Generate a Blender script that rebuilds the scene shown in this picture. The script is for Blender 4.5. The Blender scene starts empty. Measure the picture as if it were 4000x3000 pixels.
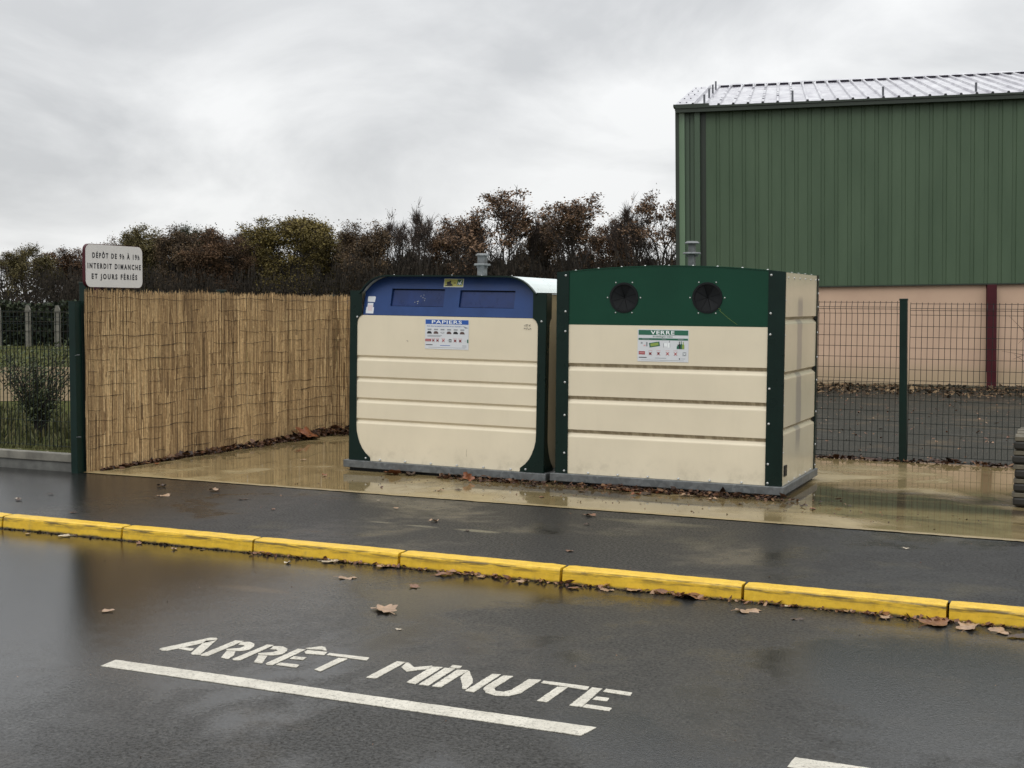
import bpy, math, random
from mathutils import Vector, Matrix
from mathutils.geometry import tessellate_polygon
random.seed(7)
C = bpy.context.scene.collection
PI = math.pi

# ------------------------------------------------------------------ camera
EYE = 1.4241
cam_d = bpy.data.cameras.new('camera'); cam = bpy.data.objects.new('camera', cam_d); C.objects.link(cam)
p_, r_ = 0.05982, 0.0066
fw = Vector((0, math.cos(p_), -math.sin(p_))); up = Vector((0, math.sin(p_), math.cos(p_))); rt = Vector((1, 0, 0))
x2 = math.cos(r_) * rt + math.sin(r_) * up; u2 = -math.sin(r_) * rt + math.cos(r_) * up
m = Matrix((x2, u2, -fw)).transposed().to_4x4(); m.translation = Vector((0, 0, EYE))
cam.matrix_world = m
cam_d.sensor_width = 36.0; cam_d.lens = 36.0 * 5160 / 4000
cam_d.clip_start = 0.05; cam_d.clip_end = 3000
bpy.context.scene.camera = cam

# ------------------------------------------------------------------ sky, sun, exposure
W = bpy.data.worlds.new('World'); bpy.context.scene.world = W; W.use_nodes = True
nt = W.node_tree; N = nt.nodes; Lk = nt.links; N.clear()
out = N.new('ShaderNodeOutputWorld'); bg = N.new('ShaderNodeBackground'); bg.inputs['Strength'].default_value = 1.0
SUN_EL, SUN_AZ = math.radians(42), math.radians(215)
sky = N.new('ShaderNodeTexSky'); sky.sky_type = 'NISHITA'; sky.sun_disc = False
sky.sun_elevation = SUN_EL; sky.sun_rotation = SUN_AZ
tc = N.new('ShaderNodeTexCoord')
sep = N.new('ShaderNodeSeparateXYZ'); Lk.new(tc.outputs['Generated'], sep.inputs[0])
def wmath(op, a, b=None, cl=False):
    n = N.new('ShaderNodeMath'); n.operation = op; n.use_clamp = cl
    for i, v in enumerate((a, b)):
        if v is None: continue
        if isinstance(v, (int, float)): n.inputs[i].default_value = v
        else: Lk.new(v, n.inputs[i])
    return n.outputs[0]
zc = wmath('MAXIMUM', sep.outputs['Z'], 0.0)
den = wmath('ADD', zc, 0.26)
px = wmath('DIVIDE', sep.outputs['X'], den); py = wmath('DIVIDE', sep.outputs['Y'], den)
comb = N.new('ShaderNodeCombineXYZ'); Lk.new(px, comb.inputs[0]); Lk.new(py, comb.inputs[1])
mp = N.new('ShaderNodeMapping'); mp.inputs['Rotation'].default_value = (0, 0, math.radians(-24)); mp.inputs['Scale'].default_value = (1.0, 0.85, 1); mp.inputs['Location'].default_value = (2.3, 0.4, 0)
Lk.new(comb.outputs[0], mp.inputs[0])
n1 = N.new('ShaderNodeTexNoise'); n1.inputs['Scale'].default_value = 1.35; n1.inputs['Detail'].default_value = 8; n1.inputs['Roughness'].default_value = 0.54; n1.inputs['Distortion'].default_value = 0.5
Lk.new(mp.outputs[0], n1.inputs['Vector'])
n2 = N.new('ShaderNodeTexNoise'); n2.inputs['Scale'].default_value = 0.6; n2.inputs['Detail'].default_value = 2
Lk.new(mp.outputs[0], n2.inputs['Vector'])
mix = wmath('ADD', wmath('MULTIPLY', n1.outputs['Fac'], 0.65), wmath('MULTIPLY', n2.outputs['Fac'], 0.35))
rp = N.new('ShaderNodeValToRGB'); Lk.new(mix, rp.inputs[0])
rp.color_ramp.elements[0].position = 0.42; rp.color_ramp.elements[0].color = (0.60, 0.61, 0.622, 1)
rp.color_ramp.elements[1].position = 0.58; rp.color_ramp.elements[1].color = (0.90, 0.905, 0.905, 1)
# an overcast dome is about three times brighter overhead than at the horizon
grad = wmath('ADD', 0.96, wmath('MULTIPLY', wmath('POWER', zc, 1.8), 1.9))
vm = N.new('ShaderNodeVectorMath'); vm.operation = 'SCALE'; Lk.new(rp.outputs[0], vm.inputs[0]); Lk.new(grad, vm.inputs['Scale'])
sk = N.new('ShaderNodeVectorMath'); sk.operation = 'SCALE'; Lk.new(sky.outputs[0], sk.inputs[0]); sk.inputs['Scale'].default_value = 0.005
ad = N.new('ShaderNodeVectorMath'); ad.operation = 'ADD'; Lk.new(vm.outputs[0], ad.inputs[0]); Lk.new(sk.outputs[0], ad.inputs[1])
Lk.new(ad.outputs[0], bg.inputs['Color']); Lk.new(bg.outputs[0], out.inputs[0])
sd = bpy.data.lights.new('sun', 'SUN'); sun = bpy.data.objects.new('sun', sd); C.objects.link(sun)
sd.energy = 0.6; sd.angle = math.radians(30); sd.color = (1, 0.97, 0.93)
sdir = Vector((math.sin(SUN_AZ) * math.cos(SUN_EL), math.cos(SUN_AZ) * math.cos(SUN_EL), math.sin(SUN_EL)))
sun.rotation_euler = sdir.to_track_quat('Z', 'Y').to_euler()
vs = bpy.context.scene.view_settings
vs.view_transform = 'Standard'; vs.look = 'None'; vs.gamma = 1; vs.exposure = 0.0; vs.use_curve_mapping = False
bpy.context.scene.cycles.max_bounces = 6

# ------------------------------------------------------------------ materials
class Mat:
    def __init__(s, name):
        s.m = bpy.data.materials.new(name); s.m.use_nodes = True
        s.n = s.m.node_tree.nodes; s.l = s.m.node_tree.links
        s.b = s.n['Principled BSDF']; s.tc = s.n.new('ShaderNodeTexCoord')
    def set(s, k, v):
        if hasattr(v, 'is_linked') or isinstance(v, bpy.types.NodeSocket): s.l.new(v, s.b.inputs[k])
        elif isinstance(v, tuple) and len(v) == 3: s.b.inputs[k].default_value = (*v, 1)
        else: s.b.inputs[k].default_value = v
        return s
    def coord(s, scale=(1, 1, 1), kind='Object', rot=(0, 0, 0), loc=(0, 0, 0)):
        mp = s.n.new('ShaderNodeMapping'); mp.inputs['Scale'].default_value = scale; mp.inputs['Rotation'].default_value = rot; mp.inputs['Location'].default_value = loc
        s.l.new(s.tc.outputs[kind], mp.inputs[0]); return mp.outputs[0]
    def noise(s, scale, detail=4, rough=0.55, vec=None, dist=0.0):
        n = s.n.new('ShaderNodeTexNoise'); n.inputs['Scale'].default_value = scale; n.inputs['Detail'].default_value = detail
        n.inputs['Roughness'].default_value = rough; n.inputs['Distortion'].default_value = dist
        s.l.new(vec if vec is not None else s.tc.outputs['Object'], n.inputs['Vector']); return n.outputs['Fac']
    def voro(s, scale, vec=None, out='Distance'):
        n = s.n.new('ShaderNodeTexVoronoi'); n.inputs['Scale'].default_value = scale
        s.l.new(vec if vec is not None else s.tc.outputs['Object'], n.inputs['Vector']); return n.outputs[out]
    def ramp(s, f, *st):
        r = s.n.new('ShaderNodeValToRGB'); s.l.new(f, r.inputs[0]); e = r.color_ramp.elements
        while len(e) < len(st): e.new(0.5)
        for i, (p, c) in enumerate(st):
            if not isinstance(c, tuple): c = (c, c, c)
            e[i].position = p; e[i].color = (*c, 1)
        return r.outputs[0]
    def mix(s, f, a, b, mode='MIX'):
        x = s.n.new('ShaderNodeMix'); x.data_type = 'RGBA'; x.blend_type = mode
        for k, v in ((0, f), (6, a), (7, b)):
            if isinstance(v, tuple): x.inputs[k].default_value = (*v, 1)
            elif isinstance(v, (int, float)): x.inputs[k].default_value = v
            else: s.l.new(v, x.inputs[k])
        return x.outputs[2]
    def math(s, op, a, b=0.0, clamp=False):
        x = s.n.new('ShaderNodeMath'); x.operation = op; x.use_clamp = clamp
        for k, v in ((0, a), (1, b)):
            if isinstance(v, (int, float)): x.inputs[k].default_value = v
            else: s.l.new(v, x.inputs[k])
        return x.outputs[0]
    def xyz(s, vec=None):
        x = s.n.new('ShaderNodeSeparateXYZ'); s.l.new(vec if vec is not None else s.tc.outputs['Object'], x.inputs[0]); return x.outputs
    def bump(s, h, strength=0.3, dist=0.01):
        b = s.n.new('ShaderNodeBump'); b.inputs['Strength'].default_value = strength; b.inputs['Distance'].default_value = dist
        s.l.new(h, b.inputs['Height']); s.l.new(b.outputs[0], s.b.inputs['Normal']); return s
    def smooth(s, f, a, b):
        x = s.n.new('ShaderNodeMapRange'); x.interpolation_type = 'SMOOTHSTEP'
        x.inputs['From Min'].default_value = a; x.inputs['From Max'].default_value = b
        s.l.new(f, x.inputs['Value']); return x.outputs[0]

def simple(name, col, rough=0.5, metal=0.0, var=0.12, scale=6, spec=0.5):
    M = Mat(name); f = M.noise(scale, 5, 0.6)
    d = tuple(max(0, c * (1 - var)) for c in col); l = tuple(min(1, c * (1 + var)) for c in col)
    M.set('Base Color', M.ramp(f, (0.3, d), (0.7, l))).set('Roughness', M.ramp(M.noise(scale * 2, 3), (0.3, rough * 0.85), (0.7, min(1, rough * 1.15))))
    M.set('Metallic', metal).set('Specular IOR Level', spec); return M.m

def random_tint(name, cols, rough=0.7, spec=0.3, sub=0.0, dark=0.0):
    """colour differs piece by piece (face attribute 'tint')"""
    M = Mat(name); a = M.n.new('ShaderNodeAttribute'); a.attribute_name = 'tint'
    st = [(i / max(1, len(cols) - 1), c) for i, c in enumerate(cols)]
    col = M.ramp(a.outputs['Fac'], *st)
    nz = M.noise(40, 3); col = M.mix(M.ramp(nz, (0.35, 0.0), (0.7, 0.35)), col, tuple(c * 0.55 for c in cols[0]))
    M.set('Base Color', col).set('Roughness', rough).set('Specular IOR Level', spec)
    if sub: M.set('Transmission Weight', 0.0)
    return M.m

MT = {}
# wet road asphalt
def asphalt(name, base, wet_lo, wet_hi, scale, tan, r0=0.16, r1=0.5, loc=(0, 0, 0), bd=0.0014, spec=0.5, spots=(), film_u=-50):
    M = Mat(name); co = M.coord(kind='Object', loc=loc)
    grain = M.noise(260, 3, 0.7, co); agg = M.voro(150, co, 'Color')
    ag = M.n.new('ShaderNodeSeparateColor'); M.l.new(agg, ag.inputs[0])
    stone = M.smooth(ag.outputs[0], 0.80, 0.99)
    big = M.noise(scale, 4, 0.6, co, 0.4); mid = M.noise(7, 5, 0.65, co)
    c = M.mix(M.ramp(grain, (0.3, 0.0), (0.75, 1.0)), tuple(x * 0.55 for x in base), tuple(x * 1.35 for x in base))
    c = M.mix(M.math('MULTIPLY', stone, 0.6), c, tuple(min(1, x * 4.0) for x in base))
    c = M.mix(M.math('MULTIPLY', M.smooth(M.noise(75, 4, 0.8, co), 0.50, 0.68), 0.8), c, tuple(x * 0.2 for x in base))
    c = M.mix(M.math('MULTIPLY', M.smooth(M.noise(48, 5, 0.85, M.coord(loc=(5, 5, 0))), 0.56, 0.72), 0.55), c, tuple(min(1, x * 3.6) for x in base))
    c = M.mix(M.ramp(mid, (0.42, 0.0), (0.75, 0.4)), c, tuple(x * 0.5 for x in base))
    c = M.mix(M.ramp(M.noise(1.1, 5, 0.7, co), (0.55, 0.0), (0.74, tan[3])), c, tan[:3])
    X = M.xyz()
    for su, sn, ru, rn, sc_ in spots:
        du = M.math('DIVIDE', M.math('SUBTRACT', X[0], su), ru); dn = M.math('DIVIDE', M.math('SUBTRACT', X[1], sn), rn)
        dd = M.math('ADD', M.math('SQRT', M.math('ADD', M.math('MULTIPLY', du, du), M.math('MULTIPLY', dn, dn))), M.math('MULTIPLY', mid, 0.5))
        c = M.mix(M.math('MULTIPLY', M.math('SUBTRACT', 1.0, M.smooth(dd, 0.6, 1.25)), 0.6), c, sc_)
    wet = M.smooth(M.math('ADD', M.math('MULTIPLY', big, 0.8), M.math('MULTIPLY', mid, 0.2)), wet_lo, wet_hi)
    # the film of rainwater is deepest towards the left end
    film = M.math('SUBTRACT', 1.0, M.smooth(M.math('ADD', X[0], M.math('MULTIPLY', mid, 1.2)), film_u - 1.0, film_u + 1.1))
    wet = M.math('MAXIMUM', wet, film)
    M.set('Base Color', M.mix(wet, c, M.mix(0.35, c, (0, 0, 0))))
    gr2 = M.noise(60, 5, 0.85, M.coord(loc=(1, 2, 0)))
    ro = M.math('ADD', M.mix(wet, (r1,) * 3, (r0,) * 3), M.math('MULTIPLY', M.math('SUBTRACT', 1.0, M.math('MULTIPLY', wet, 0.75)), M.math('MULTIPLY', M.smooth(gr2, 0.40, 0.66), 0.22)))
    M.set('Roughness', ro); M.set('Specular IOR Level', M.math('SUBTRACT', M.math('ADD', M.math('MULTIPLY', spec, M.math('ADD', 0.75, M.math('MULTIPLY', wet, 0.35))), M.math('MULTIPLY', film, 0.25)), M.math('MULTIPLY', M.smooth(gr2, 0.42, 0.62), spec * 0.55)))
    h = M.math('ADD', M.math('MULTIPLY', grain, 0.6), M.math('MULTIPLY', M.voro(120, co), 0.6))
    M.bump(h, 0.30, bd); return M.m
MT['road'] = asphalt('road_asphalt', (0.0185, 0.018, 0.0160), 0.47, 0.60, 0.55, (0.06, 0.045, 0.028, 0.35), 0.10, 0.36, spec=0.42, film_u=2.6, spots=[(1.60, -0.84, 0.30, 0.07, (0.085, 0.06, 0.035)), (1.05, -1.9, 0.12, 0.09, (0.008, 0.008, 0.007))])
MT['walk'] = asphalt('pavement_asphalt', (0.0160, 0.0155, 0.0140), 0.47, 0.62, 0.8, (0.09, 0.078, 0.045, 0.45), 0.22, 0.42, (3, 1, 0), spec=0.38, film_u=0.4, spots=[(2.07, 0.90, 0.20, 0.055, (0.19, 0.17, 0.11)), (1.67, 0.90, 0.15, 0.04, (0.15, 0.135, 0.09)), (1.36, 0.92, 0.13, 0.035, (0.14, 0.125, 0.085)), (3.0, 1.7, 0.5, 0.10, (0.09, 0.08, 0.05)), (4.3, 0.75, 0.08, 0.03, (0.006, 0.006, 0.006)), (1.25, 0.62, 0.09, 0.025, (0.006, 0.006, 0.006))])
MT['yard'] = asphalt('yard_asphalt', (0.036, 0.0345, 0.028), 0.50, 0.68, 0.5, (0.12, 0.085, 0.05, 0.7), 0.3, 0.7, (9, 4, 0), spec=0.22)
# wet concrete slab
M = Mat('wet_concrete'); co = M.coord()
big = M.noise(0.75, 4, 0.55, co, 0.6); mid = M.noise(5, 6, 0.65, co); fine = M.noise(120, 3, 0.7, co)
kc = M.coord(rot=(0, 0, 0)); X = M.xyz(kc)
c = M.mix(M.ramp(mid, (0.3, 0.0), (0.7, 1.0)), (0.215, 0.160, 0.074), (0.33, 0.258, 0.130))
c = M.mix(M.ramp(fine, (0.4, 0.0), (0.8, 0.35)), c, (0.37, 0.31, 0.18))
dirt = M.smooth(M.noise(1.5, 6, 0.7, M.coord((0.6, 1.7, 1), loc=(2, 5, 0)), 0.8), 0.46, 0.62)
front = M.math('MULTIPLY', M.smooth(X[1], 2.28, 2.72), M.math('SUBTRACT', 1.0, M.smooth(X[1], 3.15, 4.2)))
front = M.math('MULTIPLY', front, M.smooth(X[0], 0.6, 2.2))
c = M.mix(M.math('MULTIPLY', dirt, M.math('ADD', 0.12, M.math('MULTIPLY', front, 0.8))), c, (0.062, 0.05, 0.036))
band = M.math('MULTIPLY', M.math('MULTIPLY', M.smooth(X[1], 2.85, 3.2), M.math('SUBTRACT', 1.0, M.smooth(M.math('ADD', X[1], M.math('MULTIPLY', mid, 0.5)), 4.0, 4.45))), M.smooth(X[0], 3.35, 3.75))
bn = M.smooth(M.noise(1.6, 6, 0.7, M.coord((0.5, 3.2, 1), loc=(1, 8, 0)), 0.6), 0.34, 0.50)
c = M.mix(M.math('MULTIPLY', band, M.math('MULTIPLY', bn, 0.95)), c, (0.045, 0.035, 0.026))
c = M.mix(M.math('MULTIPLY', M.smooth(M.noise(45, 5, 0.8), 0.55, 0.70), 0.35), c, (0.10, 0.08, 0.045))
pud = M.smooth(M.math('ADD', M.math('MULTIPLY', big, 0.85), M.math('MULTIPLY', mid, 0.15)), 0.36, 0.50)
edge = M.smooth(X[1], 2.03, 2.13)
edge = M.math('MULTIPLY', edge, M.smooth(M.math('ADD', X[0], M.math('MULTIPLY', mid, 0.12)), -1.98, -1.86))
pud = M.math('MULTIPLY', pud, edge)
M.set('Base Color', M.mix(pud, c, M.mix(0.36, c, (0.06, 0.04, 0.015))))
M.set('Roughness', M.mix(pud, (0.42,) * 3, (0.035,) * 3)).set('Specular IOR Level', 0.55)
M.bump(M.math('MULTIPLY', M.math('ADD', M.math('MULTIPLY', fine, 0.5), M.math('MULTIPLY', mid, 0.5)), M.math('SUBTRACT', 1.0, M.math('MULTIPLY', pud, 0.97))), 0.30, 0.003)
MT['slab'] = M.m
# yellow kerb paint with black tyre scuffs
M = Mat('yellow_paint'); X = M.xyz()
ob = M.n.new('ShaderNodeObjectInfo')
cmb = M.n.new('ShaderNodeCombineXYZ'); M.l.new(M.math('ADD', X[0], M.math('MULTIPLY', ob.outputs['Random'], 37.0)), cmb.inputs[0]); M.l.new(X[1], cmb.inputs[1]); M.l.new(X[2], cmb.inputs[2])
v2 = M.n.new('ShaderNodeMapping'); v2.inputs['Scale'].default_value = (2.2, 6, 30); M.l.new(cmb.outputs[0], v2.inputs[0])
sc = M.noise(1.6, 7, 0.72, v2.outputs[0])
band = M.math('MULTIPLY', M.smooth(X[2], -0.050, -0.014), M.math('SUBTRACT', 1.0, M.smooth(X[2], -0.012, 0.0)))
scuff = M.math('MULTIPLY', M.smooth(sc, 0.44, 0.58), band)
foot = M.math('MULTIPLY', M.math('SUBTRACT', 1.0, M.smooth(M.math('ADD', X[2], M.math('MULTIPLY', M.noise(9, 4, 0.6, cmb.outputs[0]), -0.03)), -0.094, -0.078)), 0.92)
c = M.mix(M.ramp(M.noise(14, 5, 0.7), (0.3, 0.0), (0.7, 1.0)), (0.55, 0.335, 0.012), (0.74, 0.475, 0.030))
sp = M.smooth(M.noise(60, 5, 0.8), 0.57, 0.70)
c = M.mix(M.math('MULTIPLY', sp, 0.5), c, (0.16, 0.11, 0.03))
c = M.mix(M.math('MULTIPLY', M.smooth(M.noise(5, 6, 0.75, cmb.outputs[0]), 0.56, 0.70), 0.5), c, (0.28, 0.20, 0.05))
c = M.mix(M.math('MAXIMUM', M.math('MULTIPLY', scuff, 0.85), foot), c, (0.03, 0.028, 0.018))
M.set('Base Color', c).set('Roughness', 0.38); M.bump(M.noise(150, 3, 0.6), 0.25, 0.003); MT['yellow'] = M.m
# white road paint
M = Mat('white_road_paint'); wn = M.noise(95, 5, 0.8); ag = M.voro(190)
c = M.mix(M.ramp(M.noise(9, 4), (0.3, 0.0), (0.7, 1.0)), (0.44, 0.415, 0.35), (0.60, 0.57, 0.49))
c = M.mix(M.smooth(M.noise(55, 5, 0.85), 0.52, 0.66), c, (0.20, 0.19, 0.16)); c = M.mix(M.smooth(wn, 0.56, 0.66), c, (0.09, 0.085, 0.075)); c = M.mix(M.ramp(ag, (0.0, 0.30), (0.25, 0.0)), c, (0.3, 0.28, 0.24))
M.set('Base Color', c).set('Roughness', 0.45); M.bump(M.math('ADD', M.voro(120), wn), 0.5, 0.004); MT['roadpaint'] = M.m
# bin paints
def panel_mat(name, col, rough=0.3, streak=False):
    M = Mat(name); c = M.mix(M.ramp(M.noise(2.2, 4), (0.3, 0.0), (0.7, 1.0)), tuple(x * 0.95 for x in col), tuple(min(1, x * 1.04) for x in col))
    dn = M.noise(3, 7, 0.75, M.coord((3, 3, 0.5))); c = M.mix(M.ramp(dn, (0.52, 0.0), (0.75, 0.06)), c, tuple(x * 0.45 for x in col))
    X = M.xyz(); low = M.math('SUBTRACT', 1.0, M.smooth(X[2], 0.0, 0.2))
    c = M.mix(M.math('MULTIPLY', M.math('MULTIPLY', low, M.smooth(M.noise(8, 6, 0.7), 0.45, 0.7)), 0.24), c, (0.16, 0.13, 0.08))
    sp = M.smooth(M.noise(60, 4, 0.8), 0.70, 0.76); c = M.mix(M.math('MULTIPLY', sp, 0.35), c, (0.15, 0.12, 0.09))
    if streak:
        w = M.math('ADD', X[1], M.math('MULTIPLY', M.noise(4, 3, 0.5, M.coord((1, 1, 1))), 0.10))
        st = M.math('MULTIPLY', M.smooth(w, 0.46, 0.53), M.math('SUBTRACT', 1.0, M.smooth(w, 0.64, 0.70)))
        st = M.math('MULTIPLY', st, M.math('MULTIPLY', M.smooth(X[2], 0.15, 0.35), M.math('SUBTRACT', 1.0, M.smooth(X[2], 1.36, 1.43))))
        c = M.mix(M.math('MULTIPLY', st, 0.75), c, (0.33, 0.30, 0.26))
    M.set('Base Color', c).set('Roughness', rough).set('Specular IOR Level', 0.4); return M.m
MT['cream'] = panel_mat('cream_panel', (0.70, 0.625, 0.47), 0.42)
MT['cream_side'] = panel_mat('cream_side_panel', (0.62, 0.555, 0.405), 0.16, True)
M = Mat('groove_grime_shade'); M.set('Base Color', M.mix(M.smooth(M.noise(5, 6, 0.7, M.coord((4, 1, 1))), 0.3, 0.62), (0.46, 0.40, 0.28), (0.27, 0.22, 0.145))).set('Roughness', 0.6); MT['grime'] = M.m  # groove grime, with the shade of the upper slopes painted in
MT['darkgreen'] = simple('dark_green_steel', (0.0035, 0.014, 0.0105), 0.3, var=0.25, scale=3, spec=0.22)
MT['green'] = simple('green_panel', (0.0045, 0.044, 0.024), 0.36, var=0.10, scale=2, spec=0.22)
MT['blue'] = simple('blue_panel', (0.017, 0.047, 0.155), 0.38, var=0.16, scale=4, spec=0.25)
MT['blueflap'] = simple('blue_flap', (0.009, 0.028, 0.115), 0.3, var=0.25, scale=7, spec=0.25)
MT['black'] = simple('black_rubber', (0.006, 0.007, 0.008), 0.42, var=0.3, scale=10, spec=0.2)
MT['roofwhite'] = simple('pale_roof_sheet', (0.62, 0.69, 0.68), 0.3, var=0.06, scale=3)
M = Mat('galvanised_steel'); f = M.voro(35, out='Color'); g = M.n.new('ShaderNodeSeparateColor'); M.l.new(f, g.inputs[0])
c = M.mix(g.outputs[0], (0.10, 0.11, 0.113), (0.17, 0.18, 0.183)); c = M.mix(M.ramp(M.noise(6, 6, 0.7), (0.45, 0.0), (0.7, 0.6)), c, (0.08, 0.08, 0.075))
M.set('Base Color', c).set('Metallic', 0.3).set('Roughness', 0.45); MT['galv'] = M.m
MT['bolt'] = simple('bolt_zinc', (0.46, 0.47, 0.46), 0.35, 0.4, 0.05)
MT['paper'] = simple('white_sticker', (0.62, 0.64, 0.66), 0.35, var=0.03)
MT['signwhite'] = simple('white_sign_face', (0.60, 0.585, 0.56), 0.35, var=0.03)
MT['ink'] = simple('black_ink', (0.012, 0.012, 0.015), 0.4, var=0.0)
MT['bluetitle'] = simple('blue_print', (0.02, 0.09, 0.36), 0.35, var=0.03)
MT['greentitle'] = simple('green_print', (0.018, 0.12, 0.07), 0.35, var=0.03)
MT['redprint'] = simple('red_print', (0.30, 0.025, 0.03), 0.35, var=0.03)
MT['greyprint'] = simple('grey_print', (0.26, 0.28, 0.30), 0.4, var=0.03)
MT['whiteprint'] = simple('white_print', (0.80, 0.84, 0.84), 0.4, var=0.0)
MT['limeprint'] = simple('lime_print', (0.25, 0.34, 0.07), 0.4, var=0.05)
MT['pinkprint'] = simple('pink_print', (0.62, 0.35, 0.35), 0.4, var=0.05)
MT['brownprint'] = simple('brown_print', (0.09, 0.05, 0.045), 0.4, var=0.1)
MT['yellowprint'] = simple('yellow_print', (0.48, 0.46, 0.12), 0.4, var=0.15, scale=20)
MT['darkred'] = simple('dark_red_steel', (0.055, 0.007, 0.011), 0.35, var=0.15, spec=0.25)
MT['postgreen'] = simple('fence_green', (0.0035, 0.0155, 0.012), 0.35, var=0.2, spec=0.25)
MT['wiregreen'] = simple('wire_green', (0.006, 0.012, 0.010), 0.4, var=0.2, spec=0.25)
MT['wire'] = simple('tie_wire', (0.035, 0.028, 0.022), 0.5, var=0.2)
# hall
M = Mat('green_cladding'); X = M.xyz()
c = M.mix(M.ramp(M.noise(0.7, 5, 0.6, M.coord((3, 3, 0.6))), (0.3, 0.0), (0.7, 1.0)), (0.050, 0.084, 0.046), (0.069, 0.109, 0.062))
M.set('Base Color', c).set('Roughness', 0.48).set('Specular IOR Level', 0.35); MT['clad'] = M.m
MT['clad_skylit'] = simple('skylit_flashing', (0.115, 0.185, 0.11), 0.4, var=0.1, scale=1.5)  # brighter than the cladding: sky light on the slanted flashing put into the colour
MT['clad2'] = simple('green_trim', (0.048, 0.082, 0.047), 0.5, var=0.1, scale=1.5)
MT['gutter'] = simple('dark_green_gutter', (0.016, 0.026, 0.015), 0.45, var=0.2, scale=2)
M = Mat('zinc_roof'); X = M.xyz(); f = M.noise(2.0, 6, 0.7, M.coord((2, 0.6, 1)))
M.set('Base Color', M.ramp(f, (0.35, (0.34, 0.33, 0.37)), (0.65, (0.62, 0.62, 0.64)))).set('Metallic', 0.25).set('Roughness', 0.3); MT['roof'] = M.m
MT['roofdark'] = simple('ridge_foam', (0.035, 0.03, 0.05), 0.6, var=0.2)
MT['roofpost'] = simple('grey_steel', (0.10, 0.105, 0.12), 0.5, var=0.2)
M = Mat('pink_render'); X = M.xyz(); f = M.noise(1.2, 6, 0.65)
c = M.mix(M.ramp(f, (0.3, 0.0), (0.7, 1.0)), (0.50, 0.345, 0.245), (0.57, 0.40, 0.285))
c = M.mix(M.math('MULTIPLY', M.math('SUBTRACT', 1.0, M.smooth(M.math('ADD', X[2], M.math('MULTIPLY', f, -0.35)), -0.1, 0.35)), 0.55), c, (0.30, 0.25, 0.14))
M.set('Base Color', c).set('Roughness', 0.85); M.bump(M.noise(180, 2), 0.2, 0.004); MT['pink'] = M.m
MT['plinth'] = simple('weathered_plinth', (0.15, 0.125, 0.075), 0.8, var=0.35, scale=5)
MT['concrete'] = simple('weathered_concrete', (0.15, 0.142, 0.118), 0.75, var=0.35, scale=9)
MT['conclow'] = simple('damp_concrete', (0.11, 0.11, 0.10), 0.55, var=0.35, scale=9)
MT['woodgrey'] = simple('mossy_grey_wood', (0.095, 0.082, 0.056), 0.7, var=0.5, scale=14)
MT['wooddark'] = simple('wet_dark_wood', (0.014, 0.012, 0.008), 0.6, var=0.5, scale=12)
MT['reed'] = random_tint('reed_stalks', [(0.17, 0.105, 0.050), (0.36, 0.235, 0.112), (0.58, 0.395, 0.195), (0.84, 0.62, 0.33)], 0.55)
MT['leaf'] = random_tint('dead_leaf', [(0.075, 0.030, 0.016), (0.15, 0.062, 0.030), (0.24, 0.115, 0.055), (0.33, 0.21, 0.12)], 0.4, 0.4)
MT['litter'] = random_tint('leaf_litter', [(0.022, 0.012, 0.008), (0.055, 0.024, 0.013), (0.11, 0.047, 0.022), (0.20, 0.11, 0.05)], 0.5, 0.35)
MT['litter2'] = random_tint('dry_leaf_litter', [(0.03, 0.02, 0.012), (0.07, 0.045, 0.025), (0.14, 0.085, 0.045), (0.26, 0.18, 0.10)], 0.7, 0.2)
MT['crumbs'] = random_tint('gutter_grime', [(0.008, 0.007, 0.005), (0.02, 0.018, 0.012), (0.04, 0.022, 0.014), (0.09, 0.05, 0.025)], 0.6, 0.3)
MT['bark'] = simple('bark', (0.026, 0.021, 0.017), 0.85, var=0.3, scale=3)
MT['twig'] = simple('twigs', (0.060, 0.048, 0.042), 0.9, var=0.2, scale=1, spec=0.1)
FOL = {
 'olive': [(0.055, 0.048, 0.022), (0.111, 0.094, 0.042), (0.182, 0.150, 0.065)],
 'golden': [(0.078, 0.062, 0.021), (0.163, 0.130, 0.044), (0.273, 0.215, 0.078)],
 'green': [(0.031, 0.036, 0.019), (0.058, 0.068, 0.033), (0.098, 0.101, 0.047)],
 'russet': [(0.055, 0.038, 0.024), (0.114, 0.069, 0.040), (0.189, 0.111, 0.062)],
 'brown': [(0.055, 0.040, 0.026), (0.111, 0.078, 0.047), (0.176, 0.120, 0.068)],
 'oak': [(0.078, 0.052, 0.034), (0.163, 0.101, 0.062), (0.260, 0.163, 0.101)],
 'bare': [(0.091, 0.072, 0.058), (0.156, 0.117, 0.091), (0.221, 0.169, 0.130)]}
for k, v in FOL.items(): MT['f_' + k] = random_tint('foliage_' + k, v, 0.8, 0.15)
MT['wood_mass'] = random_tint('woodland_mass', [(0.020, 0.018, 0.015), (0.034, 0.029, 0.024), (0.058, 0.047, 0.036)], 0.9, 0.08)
MT['hedge'] = random_tint('hedge_leaves', [(0.010, 0.014, 0.008), (0.022, 0.032, 0.014), (0.045, 0.055, 0.025)], 0.7, 0.2)
MT['shrub'] = random_tint('shrub_leaves', [(0.03, 0.042, 0.018), (0.07, 0.09, 0.036), (0.13, 0.15, 0.06)], 0.6, 0.3)
MT['grass'] = random_tint('grass_blades', [(0.04, 0.045, 0.018), (0.08, 0.085, 0.032), (0.14, 0.125, 0.055)], 0.7, 0.2)
M = Mat('lawn_ground'); co = M.coord(); f = M.noise(1.4, 6, 0.7, co); g = M.noise(14, 5, 0.7, co)
c = M.mix(M.ramp(f, (0.35, 0.0), (0.65, 1.0)), (0.036, 0.050, 0.016), (0.080, 0.085, 0.034)); c = M.mix(M.ramp(g, (0.45, 0.0), (0.7, 0.55)), c, (0.11, 0.075, 0.04))
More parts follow.
